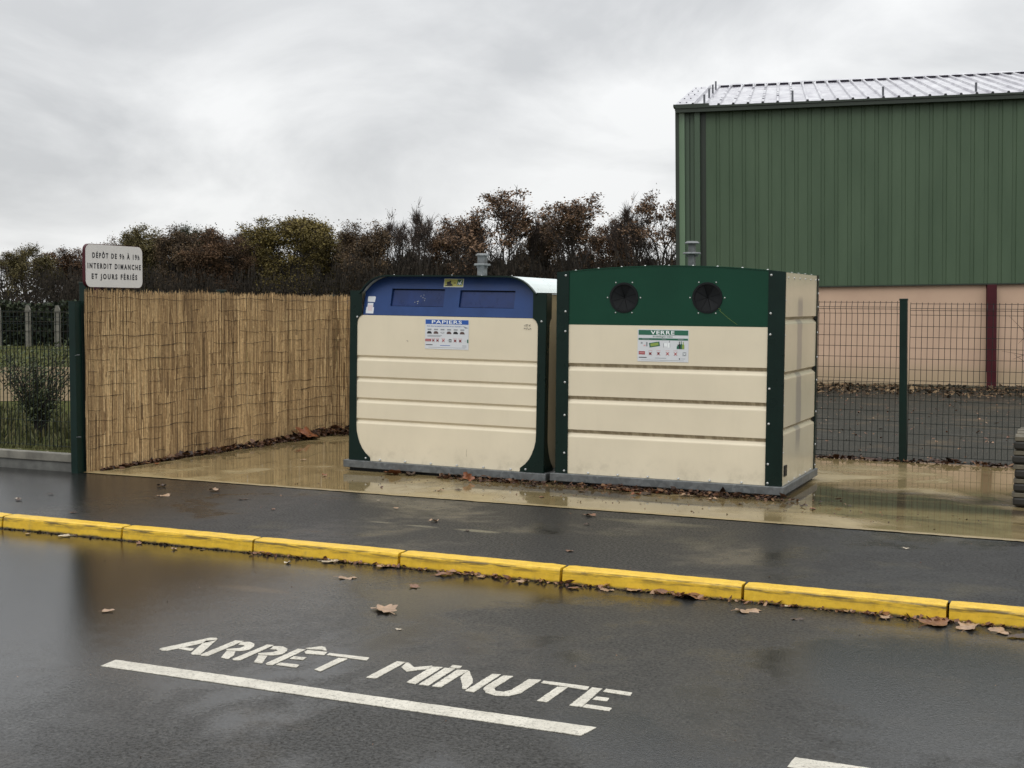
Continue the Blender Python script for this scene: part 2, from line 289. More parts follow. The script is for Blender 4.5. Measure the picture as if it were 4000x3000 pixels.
M.set('Base Color', c).set('Roughness', 1.0).set('Specular IOR Level', 0.0); M.bump(g, 0.6, 0.03); MT['lawn'] = M.m
M = Mat('tan_path'); f = M.noise(2.2, 6, 0.7); g = M.noise(30, 4, 0.7)
c = M.mix(M.ramp(f, (0.3, 0.0), (0.7, 1.0)), (0.12, 0.092, 0.052), (0.21, 0.16, 0.095)); c = M.mix(M.ramp(g, (0.5, 0.0), (0.7, 0.5)), c, (0.09, 0.06, 0.035))
M.set('Base Color', c).set('Roughness', 1.0).set('Specular IOR Level', 0.05); MT['path'] = M.m

# ------------------------------------------------------------------ mesh builder
class MB:
    def __init__(s): s.v = []; s.f = []; s.mi = []; s.t = []
    def add(s, vs, fs, mi=0, t=0.5):
        o = len(s.v); s.v += [tuple(v) for v in vs]
        for f in fs: s.f.append(tuple(i + o for i in f)); s.mi.append(mi); s.t.append(t)
        return s
    def box(s, x0, x1, y0, y1, z0, z1, mi=0, t=0.5, M=None):
        vs = [(x, y, z) for z in (z0, z1) for y in (y0, y1) for x in (x0, x1)]
        if M is not None: vs = [M @ Vector(v) for v in vs]
        return s.add(vs, [(0, 2, 3, 1), (4, 5, 7, 6), (0, 1, 5, 4), (2, 6, 7, 3), (0, 4, 6, 2), (1, 3, 7, 5)], mi, t)
    def prism(s, pts, fn, d0, d1, mi=0, holes=(), t=0.5):
        """pts/holes outlines in 2D, fn(p, q, d) -> 3D; caps at d0 and d1"""
        loops = [list(pts)] + [list(h) for h in holes]
        flat = [q for l in loops for q in l]
        tri = tessellate_polygon([[Vector((a, b, 0)) for a, b in l] for l in loops])
        n = len(flat); vs = [fn(a, b, d0) for a, b in flat] + [fn(a, b, d1) for a, b in flat]; fs = []
        for a, b, c in tri: fs.append((a, b, c)); fs.append((a + n, c + n, b + n))
        k = 0
        for l in loops:
            for i in range(len(l)):
                j = (i + 1) % len(l); fs.append((k + i, k + j, k + j + n, k + i + n))
            k += len(l)
        return s.add(vs, fs, mi, t)
    def tube(s, P, R, n=6, mi=0, cap=True, t=0.5):
        P = [Vector(p) for p in P]; R = R if isinstance(R, (list, tuple)) else [R] * len(P)
        rings = []; a = None
        for i, p in enumerate(P):
            d = (P[min(i + 1, len(P) - 1)] - P[max(i - 1, 0)]).normalized()
            if a is None: a = d.orthogonal().normalized()
            else:
                a = (a - d * a.dot(d)); a = a.normalized() if a.length > 1e-6 else d.orthogonal().normalized()
            b = d.cross(a); rings.append([p + (a * math.cos(2 * PI * k / n) + b * math.sin(2 * PI * k / n)) * R[i] for k in range(n)])
        vs = [v for r in rings for v in r]; fs = []
        for i in range(len(P) - 1):
            for k in range(n): fs.append((i * n + k, i * n + (k + 1) % n, (i + 1) * n + (k + 1) % n, (i + 1) * n + k))
        if cap: fs.append(tuple(range(n))[::-1]); fs.append(tuple((len(P) - 1) * n + k for k in range(n)))
        return s.add(vs, fs, mi, t)
    def lathe(s, prof, c, n=20, mi=0, axis='z', t=0.5):
        vs = []; fs = []
        for r, h in prof:
            for k in range(n):
                a = 2 * PI * k / n; x, y = r * math.cos(a), r * math.sin(a)
                vs.append((c[0] + x, c[1] + y, c[2] + h) if axis == 'z' else (c[0] + x, c[1] + h, c[2] + y))
        for i in range(len(prof) - 1):
            for k in range(n): fs.append((i * n + k, i * n + (k + 1) % n, (i + 1) * n + (k + 1) % n, (i + 1) * n + k))
        fs.append(tuple(range(n))); fs.append(tuple((len(prof) - 1) * n + k for k in range(n)))
        return s.add(vs, fs, mi, t)
    def text(s, string, box, fn, mi=0, bold=0.0, fit='both', sp=1.0):
        cu = bpy.data.curves.new('t', 'FONT'); cu.body = string; cu.size = 1; cu.offset = bold; cu.resolution_u = 3; cu.space_character = sp
        ob = bpy.data.objects.new('t', cu); C.objects.link(ob)
        dg = bpy.context.evaluated_depsgraph_get(); me = bpy.data.meshes.new_from_object(ob.evaluated_get(dg))
        bpy.data.objects.remove(ob); bpy.data.curves.remove(cu)
        xs = [v.co.x for v in me.vertices]; ys = [v.co.y for v in me.vertices]
        cap = 0.69 if fit == 'cap' else max(ys); lo = 0 if fit == 'cap' else min(ys)
        x0, x1, y0, y1 = box; ax = (x1 - x0) / (max(xs) - min(xs)); ay = (y1 - y0) / (cap - lo)
        s.add([fn(x0 + (v.co.x - min(xs)) * ax, y0 + (v.co.y - lo) * ay) for v in me.vertices], [tuple(p.vertices) for p in me.polygons], mi)
        bpy.data.meshes.remove(me); return s
    def build(s, name, mats, parent=None, smooth=False, bevel=0.0, recalc=False):
        me = bpy.data.meshes.new(name); me.from_pydata(s.v, [], s.f)
        mats = mats if isinstance(mats, (list, tuple)) else [mats]
        for mm in mats: me.materials.append(MT[mm] if isinstance(mm, str) else mm)
        if len(mats) > 1: me.polygons.foreach_set('material_index', s.mi)
        if len(set(s.t)) > 1:
            at = me.attributes.new('tint', 'FLOAT', 'FACE'); at.data.foreach_set('value', s.t)
        if smooth: me.polygons.foreach_set('use_smooth', [True] * len(s.f))
        me.update()
        o = bpy.data.objects.new(name, me); C.objects.link(o)
        if parent is not None: o.parent = parent
        if bevel:
            b = o.modifiers.new('bevel', 'BEVEL'); b.width = bevel; b.segments = 2; b.limit_method = 'ANGLE'; b.angle_limit = math.radians(40)
        return o
def tag(o, label=None, cat=None, group=None, kind=None):
    if label: o['label'] = label
    if cat: o['category'] = cat
    if group: o['group'] = group
    if kind: o['kind'] = kind
    return o
def empty(name, loc=(0, 0, 0), rot=(0, 0, 0), **k):
    o = bpy.data.objects.new(name, None); C.objects.link(o); o.location = loc; o.rotation_euler = rot; o.empty_display_size = 0.1
    return tag(o, **k)
def copy_tree(o, parent=None):
    c = o.copy(); C.objects.link(c); c.parent = parent
    for ch in list(o.children): copy_tree(ch, c)
    return c
XZ = lambda y=0: (lambda a, b, d=0: (a, y + d, b))

# ------------------------------------------------------------------ site frame (u along the kerb, n away from the road)
KX, KY, KT = -2.4691, 8.3013, -0.41867
ck, sk_ = math.cos(KT), math.sin(KT)
def K(u, n, z=0.0): return (KX + ck * u - sk_ * n, KY + sk_ * u + ck * n, z)
ROAD_Z = -0.08

def kobj(o, z=0.0):
    o.location = (KX, KY, z); o.rotation_euler = (0, 0, KT); return o
def sheet(name, poly, mat, z=0.0, cat=None):
    mb = MB(); mb.add([(a, b, 0) for a, b in poly], [tuple(range(len(poly)))]); return tag(kobj(mb.build(name, mat), z), kind='structure')

# ------------------------------------------------------------------ ground
def rough_line(u0, u1, n, amp, step=0.03, fine=0.0):
    pts = []; u = u0; w = 0.0
    while u < u1:
        w = 0.8 * w + random.uniform(-amp, amp); pts.append((u, n + w + random.uniform(-fine, fine))); u += step * random.uniform(0.6, 1.4)
    pts.append((u1, n)); return pts
g = MB(); g.add([(-1500, -1500, 0), (1500, -1500, 0), (1500, 1500, 0), (-1500, 1500, 0)], [(0, 1, 2, 3)])
gr = tag(g.build('ground', 'lawn'), kind='structure'); gr.location = (0, 0, -0.16)
sheet('road', [(-40, -30), (40, -30), (40, 0.02), (-40, 0.02)], 'road', ROAD_Z)
random.seed(3)
sheet('pavement', [(-40, 0.075), (40, 0.075)] + [(a, b) for a, b in [(40, 2.0)]] + [(-40, 2.0)], 'walk', -0.004)
edge = rough_line(-2.13, 13, 2.015, 0.004, 0.035, 0.004)
left = []; n = 6.2
while n > 2.1: left.append((-2.13 + random.uniform(-0.005, 0.01), n)); n -= 0.05
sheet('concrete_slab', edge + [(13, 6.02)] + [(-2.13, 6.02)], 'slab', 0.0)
sheet('yard', [(-2.1, 6.0), (40, 6.0), (40, 60), (-2.1, 60)], 'yard', -0.008)
mb = MB(); 
NX, NY = 60, 60
for i in range(NX):
    for j in range(NY):
        pass
sheet('lawn', [(-60, 2.1), (-2.08, 2.1), (-2.08, 60), (60, 60.1), (60, 190), (-120, 190), (-120, 2.1)], 'lawn', -0.012)
pb = []
random.seed(11)
for k in range(41): pb.append((-22 + k * 0.5, 7.2 + 1.1 * math.sin(k * 0.5) + random.uniform(-0.2, 0.2)))
pt = [(a, b + 8.5 + 0.8 * math.sin(a * 0.6)) for a, b in reversed(pb)]
pa = sheet('path', pb + pt, 'path', -0.006)

# ------------------------------------------------------------------ kerbstones
random.seed(5)
kl = {-4: 'yellow kerbstone beyond the left edge of the picture', }
names = {-1: 'first long yellow kerbstone at the left, long black scuff on its face',
 0: 'second yellow kerbstone from the left, in front of the gate post end of the pavement',
 1: 'third yellow kerbstone from the left, in line with the reed screen and blue container',
 2: 'fourth yellow kerbstone from the left, dark green scuff at its right end',
 3: 'fifth yellow kerbstone from the left, below the green glass container',
 4: 'sixth yellow kerbstone from the left, leaves piled against its right end',
 5: 'rightmost yellow kerbstone, cut by the photo edge, row of tyre marks'}
proto = None
names[-2] = 'end of a yellow kerbstone just showing at the left edge of the photo'
names[-3] = 'yellow kerbstone just outside the left edge of the photo'; names[6] = 'yellow kerbstone just outside the right edge of the photo'
for i in range(-3, 7):
    prof = [(-0.012, -0.115), (-0.006, -0.07), (0.0, -0.014), (0.004, -0.004), (0.013, 0.002), (0.098, 0.003), (0.098, -0.115)]
    a0, a1 = 0.006 + random.uniform(0, 0.004), 0.994 - random.uniform(0, 0.004)
    mb = MB(); vs = []; NS = 24
    for s_ in range(NS + 1):
        uu = a0 + (a1 - a0) * s_ / NS; e = min(s_, NS - s_)
        for (n_, z_) in prof:
            rr = (0.004 if e == 0 else 0.0)
            vs.append((uu, n_ + (rr if n_ < 0.05 else 0) + random.uniform(-0.0012, 0.0012), z_ - (rr * 0.8 if z_ > -0.02 else 0) + random.uniform(-0.0009, 0.0009)))
    L_ = len(prof); fs = []
    for s_ in range(NS):
        for q in range(L_): fs.append((s_ * L_ + q, (s_ + 1) * L_ + q, (s_ + 1) * L_ + (q + 1) % L_, s_ * L_ + (q + 1) % L_))
    fs += [tuple(range(L_)), tuple(NS * L_ + q for q in range(L_))[::-1]]
    mb.add(vs, fs)
    o = mb.build('kerbstone', 'yellow', smooth=False); o.location = K(i, 0); o.rotation_euler = (0, 0, KT)
    tag(o, names[i], 'kerbstone', 'yellow kerbstones along the road')

# ------------------------------------------------------------------ painted road markings (2 mm above the asphalt)
LET = [[(1.94, -2.032), (1.937, -2.015), (2.017, -1.781), (2.043, -1.769), (2.06, -1.781), (2.07, -1.805), (1.988, -2.036), (1.963, -2.046)], [(2.034, -1.834), (2.068, -1.798), (2.154, -2.031), (2.124, -2.045), (2.106, -2.032)], [(2.01, -1.991), (2.006, -1.966), (2.068, -1.96), (2.082, -1.997)], [(2.156, -2.03), (2.148, -1.77), (2.187, -1.763), (2.199, -2.032), (2.174, -2.044)], [(2.188, -1.781), (2.222, -1.764), (2.261, -1.785), (2.284, -1.82), (2.295, -1.868), (2.28, -1.905), (2.216, -1.928), (2.199, -1.909), (2.244, -1.869), (2.245, -1.838), (2.229, -1.82), (2.203, -1.825)], [(2.22, -1.934), (2.259, -1.923), (2.291, -1.979), (2.303, -2.036), (2.264, -2.032)], [(2.321, -2.029), (2.317, -1.769), (2.348, -1.766), (2.362, -2.027), (2.339, -2.042)], [(2.357, -1.78), (2.396, -1.767), (2.435, -1.789), (2.457, -1.825), (2.466, -1.874), (2.443, -1.907), (2.378, -1.925), (2.364, -1.907), (2.412, -1.865), (2.416, -1.835), (2.398, -1.818), (2.372, -1.827)], [(2.384, -1.934), (2.425, -1.925), (2.474, -2.033), (2.433, -2.032)], [(2.487, -2.03), (2.478, -1.772), (2.515, -1.768), (2.527, -2.033), (2.505, -2.043)], [(2.531, -1.801), (2.527, -1.772), (2.622, -1.762), (2.636, -1.808), (2.55, -1.822)], [(2.503, -1.749), (2.547, -1.691), (2.571, -1.697), (2.607, -1.745), (2.571, -1.739), (2.529, -1.756)], [(2.536, -1.921), (2.53, -1.883), (2.59, -1.877), (2.597, -1.916)], [(2.537, -2.025), (2.536, -1.99), (2.627, -1.986), (2.636, -2.025)], [(2.645, -1.802), (2.64, -1.772), (2.831, -1.762), (2.843, -1.806)], [(2.72, -2.018), (2.716, -1.823), (2.758, -1.818), (2.756, -2.03)], [(2.97, -2.029), (2.966, -1.763), (3.005, -1.76), (3.013, -2.021)], [(3.025, -1.834), (3.011, -1.763), (3.021, -1.763), (3.075, -1.814), (3.131, -1.76), (3.143, -1.803), (3.077, -1.883)], [(3.149, -2.019), (3.135, -1.773), (3.181, -1.762), (3.194, -2.025)], [(3.208, -2.027), (3.193, -1.767), (3.237, -1.759), (3.249, -2.022)], [(3.208, -1.753), (3.204, -1.713), (3.245, -1.712), (3.252, -1.749)], [(3.267, -2.023), (3.251, -1.772), (3.298, -1.759), (3.3, -1.806), (3.299, -1.862), (3.305, -2.02)], [(3.314, -1.867), (3.302, -1.799), (3.302, -1.762), (3.37, -1.869), (3.392, -1.917), (3.406, -1.999), (3.389, -2.003), (3.366, -1.955)], [(3.411, -2.023), (3.409, -1.763), (3.444, -1.758), (3.45, -2.026)], [(3.459, -1.766), (3.5, -1.758), (3.499, -1.944), (3.521, -1.975), (3.553, -1.973), (3.57, -1.937), (3.573, -1.769), (3.623, -1.758), (3.62, -1.958), (3.593, -2.013), (3.547, -2.032), (3.494, -2.01), (3.466, -1.971), (3.457, -1.931)], [(3.638, -1.797), (3.636, -1.765), (3.83, -1.764), (3.838, -1.81)], [(3.715, -2.023), (3.717, -1.818), (3.757, -1.813), (3.756, -2.023)], [(3.848, -2.025), (3.844, -1.77), (3.885, -1.767), (3.898, -2.022)], [(3.903, -1.805), (3.9, -1.764), (4.011, -1.768), (4.016, -1.81)], [(3.902, -1.92), (3.902, -1.877), (3.953, -1.874), (3.959, -1.913)], [(3.901, -2.024), (3.901, -1.985), (4.005, -1.988), (4.008, -2.026)]]
def inset_jag(poly, amp, step):
    o = []
    for i in range(len(poly)):
        a = Vector(poly[i]); b = Vector(poly[(i + 1) % len(poly)]); L = (b - a).length; n = max(1, int(L / step))
        for k in range(n):
            p = a.lerp(b, k / n); o.append((p.x + random.uniform(-amp, amp), p.y + random.uniform(-amp, amp)))
    return o
mb = MB()
for poly in LET: mb.prism(inset_jag(poly, 0.0013, 0.012), lambda a, b, d: (a, b, d), 0.0, 0.0025)
o = kobj(mb.build('painted_lettering', 'roadpaint'), ROAD_Z + 0.0005); tag(o, 'white stencilled words ARRÊT MINUTE painted on the wet road', 'road marking')
def mark(poly, label):
    mb = MB(); mb.prism(inset_jag(poly, 0.0018, 0.02), lambda a, b, d: (a, b, d), 0.0, 0.0025)
    tag(kobj(mb.build('painted_line', 'roadpaint'), ROAD_Z + 0.0005), label, 'road marking', 'white painted lines on the road')
mark([(1.894, -2.349), (1.887, -2.25), (4.03, -2.226), (4.026, -2.255), (4.012, -2.332)], 'long white line painted under the words ARRÊT MINUTE')
mark([(4.739, -2.34), (4.742, -2.238), (5.6, -2.236), (6.85, -2.236), (6.85, -2.34)], 'start of a second white line at the bottom edge, right of the lettering')

# ------------------------------------------------------------------ recycling containers
def arc_pts(c, r, a0, a1, n, ry=None):
    ry = ry or r
    return [(c[0] + r * math.cos(math.radians(a0 + (a1 - a0) * i / n)), c[1] + ry * math.sin(math.radians(a0 + (a1 - a0) * i / n))) for i in range(n + 1)]
def dome(mb, p, r=0.011, axis=(0, -1, 0), mi=0, n=8):
    ax = Vector(axis).normalized(); a = ax.orthogonal().normalized(); b = ax.cross(a); vs = []; fs = []
    pr = [(1.0, 0.0), (0.86, 0.5), (0.5, 0.8)]
    for k_, h in pr:
        for k in range(n):
            t = 2 * PI * k / n; vs.append(Vector(p) + (a * math.cos(t) + b * math.sin(t)) * r * k_ + ax * r * h * 0.8)
    for i in range(2):
        for k in range(n): fs.append((i * n + k, i * n + (k + 1) % n, (i + 1) * n + (k + 1) % n, (i + 1) * n + k))
    fs.append(tuple(2 * n + k for k in range(n))); mb.add(vs, fs, mi)
def bolt(p, parent, axis=(0, -1, 0), r=0.0095):
    mb = MB(); dome(mb, p, r, axis); return mb.build('bolt', 'bolt', parent, smooth=True)
def grooved(mb, a0, a1, z0, z1, grooves, fn, depth=0.016, hd=0.016, hl=0.030, mi=0, gm=1):
    """ribbed sheet: flat face with V grooves; fn(a, dpt, z)"""
    rows = [(z1, 0.0, mi)]
    for g_ in sorted(grooves, reverse=True):
        rows += [(g_ + hd * 0.5, 0.0, gm), (g_ - hd * 0.35, depth, gm), (g_ - hd * 0.6, depth, mi), (g_ - hd * 0.6 - hl * 0.8, 0.0012, mi), (g_ - hd * 0.6 - hl, 0.0, mi)]
    rows.append((z0, 0.0, mi))
    n = 24; vs = []; 
    for z, dp, _ in rows:
        for k in range(n + 1): vs.append(fn(a0 + (a1 - a0) * k / n, dp, z))
    for i in range(len(rows) - 1):
        o_ = [(i * (n + 1) + k, (i + 1) * (n + 1) + k, (i + 1) * (n + 1) + k + 1, i * (n + 1) + k + 1) for k in range(n)]
        mb_f = o_; mb.f += []
        rows_m = rows[i][2]
        mb._q = getattr(mb, '_q', []); mb._q.append((o_, rows_m))
    base = len(mb.v); mb.v += [tuple(v) for v in vs]
    for fs, m_ in mb._q:
        for f in fs: mb.f.append(tuple(i + base for i in f)); mb.mi.append(m_); mb.t.append(0.5)
    mb._q = []
def hook(parent, x, y, z0, z1, z2, sw=0.062, label=None):
    """lifting post: square stem, middle flange at z1, cap at z2"""
    h = MB(); h.box(x - sw / 2, x + sw / 2, y - sw / 2, y + sw / 2, z0, z2 - 0.01)
    st = h.build('lifting_post', 'galv', parent, bevel=0.003)
    f = MB(); f.lathe([(0.02, 0.0), (0.072, 0.0), (0.074, 0.006), (0.068, 0.016), (0.03, 0.018)], (x, y, z1 - 0.014), 14); 
    f.box(x - 0.052, x + 0.052, y - 0.006, y + 0.006, z1 - 0.034, z1 - 0.02)
    f.build('flange', 'galv', st)
    c = MB(); c.lathe([(0.03, 0.0), (0.062, 0.002), (0.063, 0.006), (0.045, 0.022), (0.0, 0.024)], (x, y, z2 - 0.022), 10); c.build('cap', 'galv', st)
    return st

def container_root(name, x, y, th, t, tf, z, label):
    r = empty(name, (0, 0, 0), label=label, cat='recycling container')
    r.matrix_world = Matrix.Translation((x, y, z)) @ Matrix.Rotation(th, 4, 'Z') @ Matrix.Rotation(t, 4, 'Y') @ Matrix.Rotation(-tf, 4, 'X')
    return r

# ---- paper container (blue hood)
A = container_root('paper_container', -1.3935, 11.2783, -0.41445, 0.00926, 0.0031, 0.093,
                   'cream paper container with a blue arched hood and two slots, by the reed screen')
WA, DA = 1.805, 1.22
mb = MB(); mb.box(-0.035, 1.838, -0.040, 1.26, -0.062, -0.001)
bf = mb.build('base_frame', 'galv', A, bevel=0.004)
mb = MB(); mb.box(0.0, 1.80, 0.01, 0.09, -0.092, -0.063); mb.box(0.0, 1.80, 1.1, 1.18, -0.092, -0.063); mb.box(0.02, 0.1, 0.1, 1.09, -0.092, -0.063); mb.box(1.7, 1.78, 0.1, 1.09, -0.092, -0.063); mb.build('skid', 'black', A)
# corner plates: outline of the dark green steel left of / right of the cream panel
def corner_plate(W_, side):
    pts = [(0, 0), (0.208, 0), (0.205, 0.030)] + [(0.160, 0.066), (0.128, 0.104), (0.103, 0.150), (0.085, 0.200), (0.073, 0.250), (0.070, 0.30)]
    pts += [(0.070, 1.175)] + [(0.076, 1.200), (0.088, 1.220), (0.103, 1.233), (0.115, 1.239)] + [(0.115, 1.44), (0, 1.44)]
    return pts if side < 0 else [(W_ - a, b) for a, b in pts]
fr = {}
for side in (-1, 1):
    mb = MB(); mb.prism(corner_plate(WA, side), XZ(-0.006), 0.0, 0.005)
    x = 0.0 if side < 0 else WA - 0.006
    mb.box(x + 0.0005, x + 0.0055, -0.0005, 0.0035, 0, 1.438)
    mb.build('front_corner_plate', 'darkgreen', A)
def side_plate(D_, fn, name):
    for s2 in (-1, 1):
        pts = [(a * 0.92, b) for a, b in corner_plate(D_ / 0.92, -1)]
        pts = [(a, b) for a, b in pts]
        if s2 > 0: pts = [(D_ - a, b) for a, b in pts]
        mb = MB(); mb.prism(pts, fn, 0.0, 0.052); mb.build(name, 'darkgreen', A)
side_plate(DA, lambda a, b, d: (WA + 0.002 - d, a + 0.002, b), 'side_corner_plate')
side_plate(DA, lambda a, b, d: (-0.002 + d, a + 0.002, b), 'side_corner_plate')
# cream front panel
mb = MB(); grooved(mb, 0.055, 1.765, 0.0, 1.2385, [0.889, 0.709, 0.529, 0.352], lambda a, d, z: (a, 0.001 + d, z), 0.016, 0.019, 0.028)
mb.add([(0.055, 0.001, 1.2385), (1.765, 0.001, 1.2385), (1.765, 0.03, 1.2385), (0.055, 0.03, 1.2385)], [(0, 1, 2, 3)])
mb.build('front_panel', ['cream', 'cream'], A)
mb = MB(); mb.box(WA - 0.065, WA - 0.055, 0.03, 1.19, 0.0, 1.43); mb.build('side_panel', 'cream', A)
mb = MB(); mb.box(0.055, 0.065, 0.03, 1.19, 0.0, 1.43); mb.build('side_panel', 'cream', A)
mb = MB(); mb.box(0.07, WA - 0.07, 0.06, DA - 0.01, 0.0, 1.23); mb.box(0.07, WA - 0.07, 0.18, DA - 0.01, 1.23, 1.42); mb.build('body', 'black', A)
mb = MB(); mb.box(0.0, WA, DA - 0.009, DA, 0.0, 1.44); mb.build('rear_panel', 'darkgreen', A)
# roof sheet profile
prof = [(0.088, 1.43)] + [(0.112, 1.448), (0.138, 1.480), (0.172, 1.513), (0.212, 1.540), (0.261, 1.562), (0.305, 1.573), (0.352, 1.577)]
prof += [(0.9, 1.579), (1.452, 1.577), (1.50, 1.5735), (1.545, 1.564), (1.593, 1.545), (1.637, 1.517), (1.675, 1.483), (1.702, 1.452), (1.722, 1.437)]
def offs(pr, d):
    o = []
    for i, p in enumerate(pr):
        a = Vector(pr[max(i - 1, 0)]); b = Vector(pr[min(i + 1, len(pr) - 1)]); t = (b - a).normalized(); n_ = Vector((-t.y, t.x)); o.append((p[0] + n_.x * d, p[1] + n_.y * d))
    return o
ring = offs(prof, 0.0) + list(reversed(offs(prof, -0.005)))
mb = MB(); mb.prism(ring, lambda a, b, d: (a, d, b), 0.012, DA + 0.01); mb.build('roof', 'roofwhite', A)
ring = offs(prof, 0.0015) + list(reversed(offs(prof, -0.011)))
mb = MB(); mb.prism(ring, lambda a, b, d: (a, d, b), -0.022, 0.011); mb.build('roof_rim', 'darkgreen', A)
mb = MB(); mb.box(1.722, WA + 0.012, -0.006, DA, 1.440, 1.446); mb.build('shoulder_strip', 'darkgreen', A)
mb = MB(); mb.box(-0.004, 0.095, -0.006, DA, 1.440, 1.446); mb.build('shoulder_strip', 'darkgreen', A)
# blue hood panel leaning back 13 degrees
LEAN = math.tan(math.radians(12.5))
def hoodp(a, z, d=0.0): return (a, 0.014 + (z - 1.242) * LEAN + d, z)
inner = [(0.115, 1.2415), (1.7175, 1.2415), (1.7175, 1.436)] + [(a, b) for a, b in reversed(offs(prof, -0.009))][1:-1] + [(0.115, 1.436)]
w1 = [(0.369, 1.318), (0.867, 1.318), (0.867, 1.466), (0.369, 1.466)]; w2 = [(1.010, 1.316), (1.506, 1.316), (1.506, 1.459), (1.010, 1.459)]
mb = MB(); mb.prism(inner, lambda a, b, d: hoodp(a, b, d), 0.0, 0.028, holes=[w1, w2]); hp = mb.build('hood', 'blue', A)
for w in (w1, w2):
    a0, z0 = w[0]; a1, z1 = w[2]
    mb = MB(); mb.prism([(a0 + 0.004, z0 + 0.003), (a1 - 0.004, z0 + 0.003), (a1 - 0.004, z1 - 0.010), (a0 + 0.004, z1 - 0.010)], lambda a, b, d: hoodp(a, b, d + 0.017 + (b - z0) * 0.05), 0.0, 0.004)
    fl = mb.build('slot_flap', 'blueflap', A)
    mb = MB(); mb.box(a0 - 0.005, a1 + 0.005, 0, 0.01, 0, 1, M=None)
    mb.v = [hoodp(x, z0 - 0.01 + zz * (z1 - z0 + 0.02), 0.0285 + y * 0.4) for x, y, zz in mb.v]; mb.build('slot_back', 'black', A)
    if a0 < 0.5:   # splashes of old glue on the left flap
        mb = MB(); random.seed(21)
        for q in range(9):
            c0 = random.choice([(0.60, 1.350), (0.67, 1.385), (0.66, 1.415)]); x0 = c0[0] + random.gauss(0, 0.012); y0 = c0[1] + random.gauss(0, 0.008)
            pl = [(x0 + random.uniform(0.002, 0.007) * math.cos(t_), y0 + random.uniform(0.002, 0.006) * math.sin(t_)) for t_ in [k * PI / 3 for k in range(6)]]
            mb.prism(pl, lambda a, b, d: hoodp(a, b, d + 0.0155 + (b - z0) * 0.05), 0.0, 0.001)
        mb.build('splash', 'greyprint', fl)
# yellow pictogram sticker on the hood
fS = lambda off: (lambda a, b, d=0: hoodp(a, b, -off + d))
sx0, sx1, sz0, sz1 = 0.852, 1.031, 1.484, 1.553
SX = lambda u: sx0 + u * (sx1 - sx0)
SZ = lambda v: sz0 + v * (sz1 - sz0)
def spoly(mb, pts, off, mi, X=SX, Z=SZ, f=None):
    q = [(X(a), Z(b)) for a, b in pts]; mb.prism(q, (f or fS)(off), 0.0, 0.0008, mi)
mb = MB(); spoly(mb, [(0, 0), (1, 0), (1, 1), (0, 1)], 0.001, 0); spoly(mb, [(0.02, 0.06), (0.98, 0.06), (0.98, 0.95), (0.02, 0.95)], 0.0018, 1)
spoly(mb, [(0.06, 0.12), (0.40, 0.12), (0.48, 0.20), (0.40, 0.38), (0.34, 0.48), (0.37, 0.72), (0.30, 0.78), (0.26, 0.66), (0.15, 0.62), (0.14, 0.40), (0.17, 0.26), (0.06, 0.18)], 0.0026, 2)
spoly(mb, [(0.50, 0.44), (0.60, 0.44), (0.60, 0.53), (0.50, 0.53)], 0.0026, 2)
spoly(mb, [(0.67, 0.22), (0.94, 0.22), (0.96, 0.92), (0.69, 0.92)], 0.0026, 3)
spoly(mb, [(0.80, 0.50), (0.90, 0.84), (0.93, 0.82), (0.86, 0.52), (0.92, 0.34), (0.88, 0.30), (0.83, 0.42), (0.82, 0.26), (0.78, 0.26), (0.78, 0.42), (0.71, 0.30), (0.69, 0.35), (0.76, 0.50), (0.70, 0.64), (0.73, 0.67)], 0.0034, 4)
mb.build('sticker', ['whiteprint', 'yellowprint', 'ink', 'greentitle', 'whiteprint'], hp)
mb = MB(); mb.prism([(0.148, 1.352), (0.216, 1.350), (0.220, 1.393), (0.212, 1.398), (0.150, 1.398), (0.144, 1.392)], fS(0.001), 0, 0.0008); mb.build('sticker', 'paper', hp)
mb = MB(); mb.prism([(0.140, 1.254), (0.213, 1.253), (0.214, 1.306), (0.141, 1.307)], fS(0.001), 0, 0.0008, 0); mb.prism([(0.150, 1.262), (0.204, 1.262), (0.204, 1.342), (0.150, 1.342)], fS(0.0018), 0, 0.0008, 0)
for q in range(5): mb.prism([(0.158 + q * 0.009, 1.275), (0.161 + q * 0.009, 1.275), (0.161 + q * 0.009, 1.325), (0.158 + q * 0.009, 1.325)], fS(0.0026), 0, 0.0006, 1)
mb.build('sticker', ['paper', 'pinkprint'], hp)
def cross(mb, cx, cz, r, fn, mi, w=0.003):
    for s_ in (-1, 1):
        d = Vector((1, s_)).normalized(); n_ = Vector((-d.y, d.x)) * w * 0.5
        P = [Vector((cx, cz)) - d * r - n_, Vector((cx, cz)) + d * r - n_, Vector((cx, cz)) + d * r + n_, Vector((cx, cz)) - d * r + n_]
        mb.prism([(p.x, p.y) for p in P], fn, 0, 0.0005, mi)
def rectp(mb, a0, a1, z0, z1, fn, mi, rot=0.0):
    c_ = Vector(((a0 + a1) / 2, (z0 + z1) / 2)); R = Matrix.Rotation(rot, 2)
    P = [c_ + R @ (Vector(p) - c_) for p in ((a0, z0), (a1, z0), (a1, z1), (a0, z1))]
    mb.prism([(p.x, p.y) for p in P], fn, 0, 0.0005, mi)
def blob(mb, cx, cz, rx, rz, fn, mi, n=8):
    mb.prism([(cx + rx * random.uniform(0.7, 1.1) * math.cos(2 * PI * k / n), cz + rz * random.uniform(0.7, 1.1) * math.sin(2 * PI * k / n)) for k in range(n)], fn, 0, 0.0005, mi)
PAL = ['paper', 'bluetitle', 'greentitle', 'redprint', 'greyprint', 'ink', 'limeprint', 'whiteprint', 'pinkprint', 'brownprint']
random.seed(9)
yf = lambda off: (lambda a, b, d=0: (a, -off + d, b))
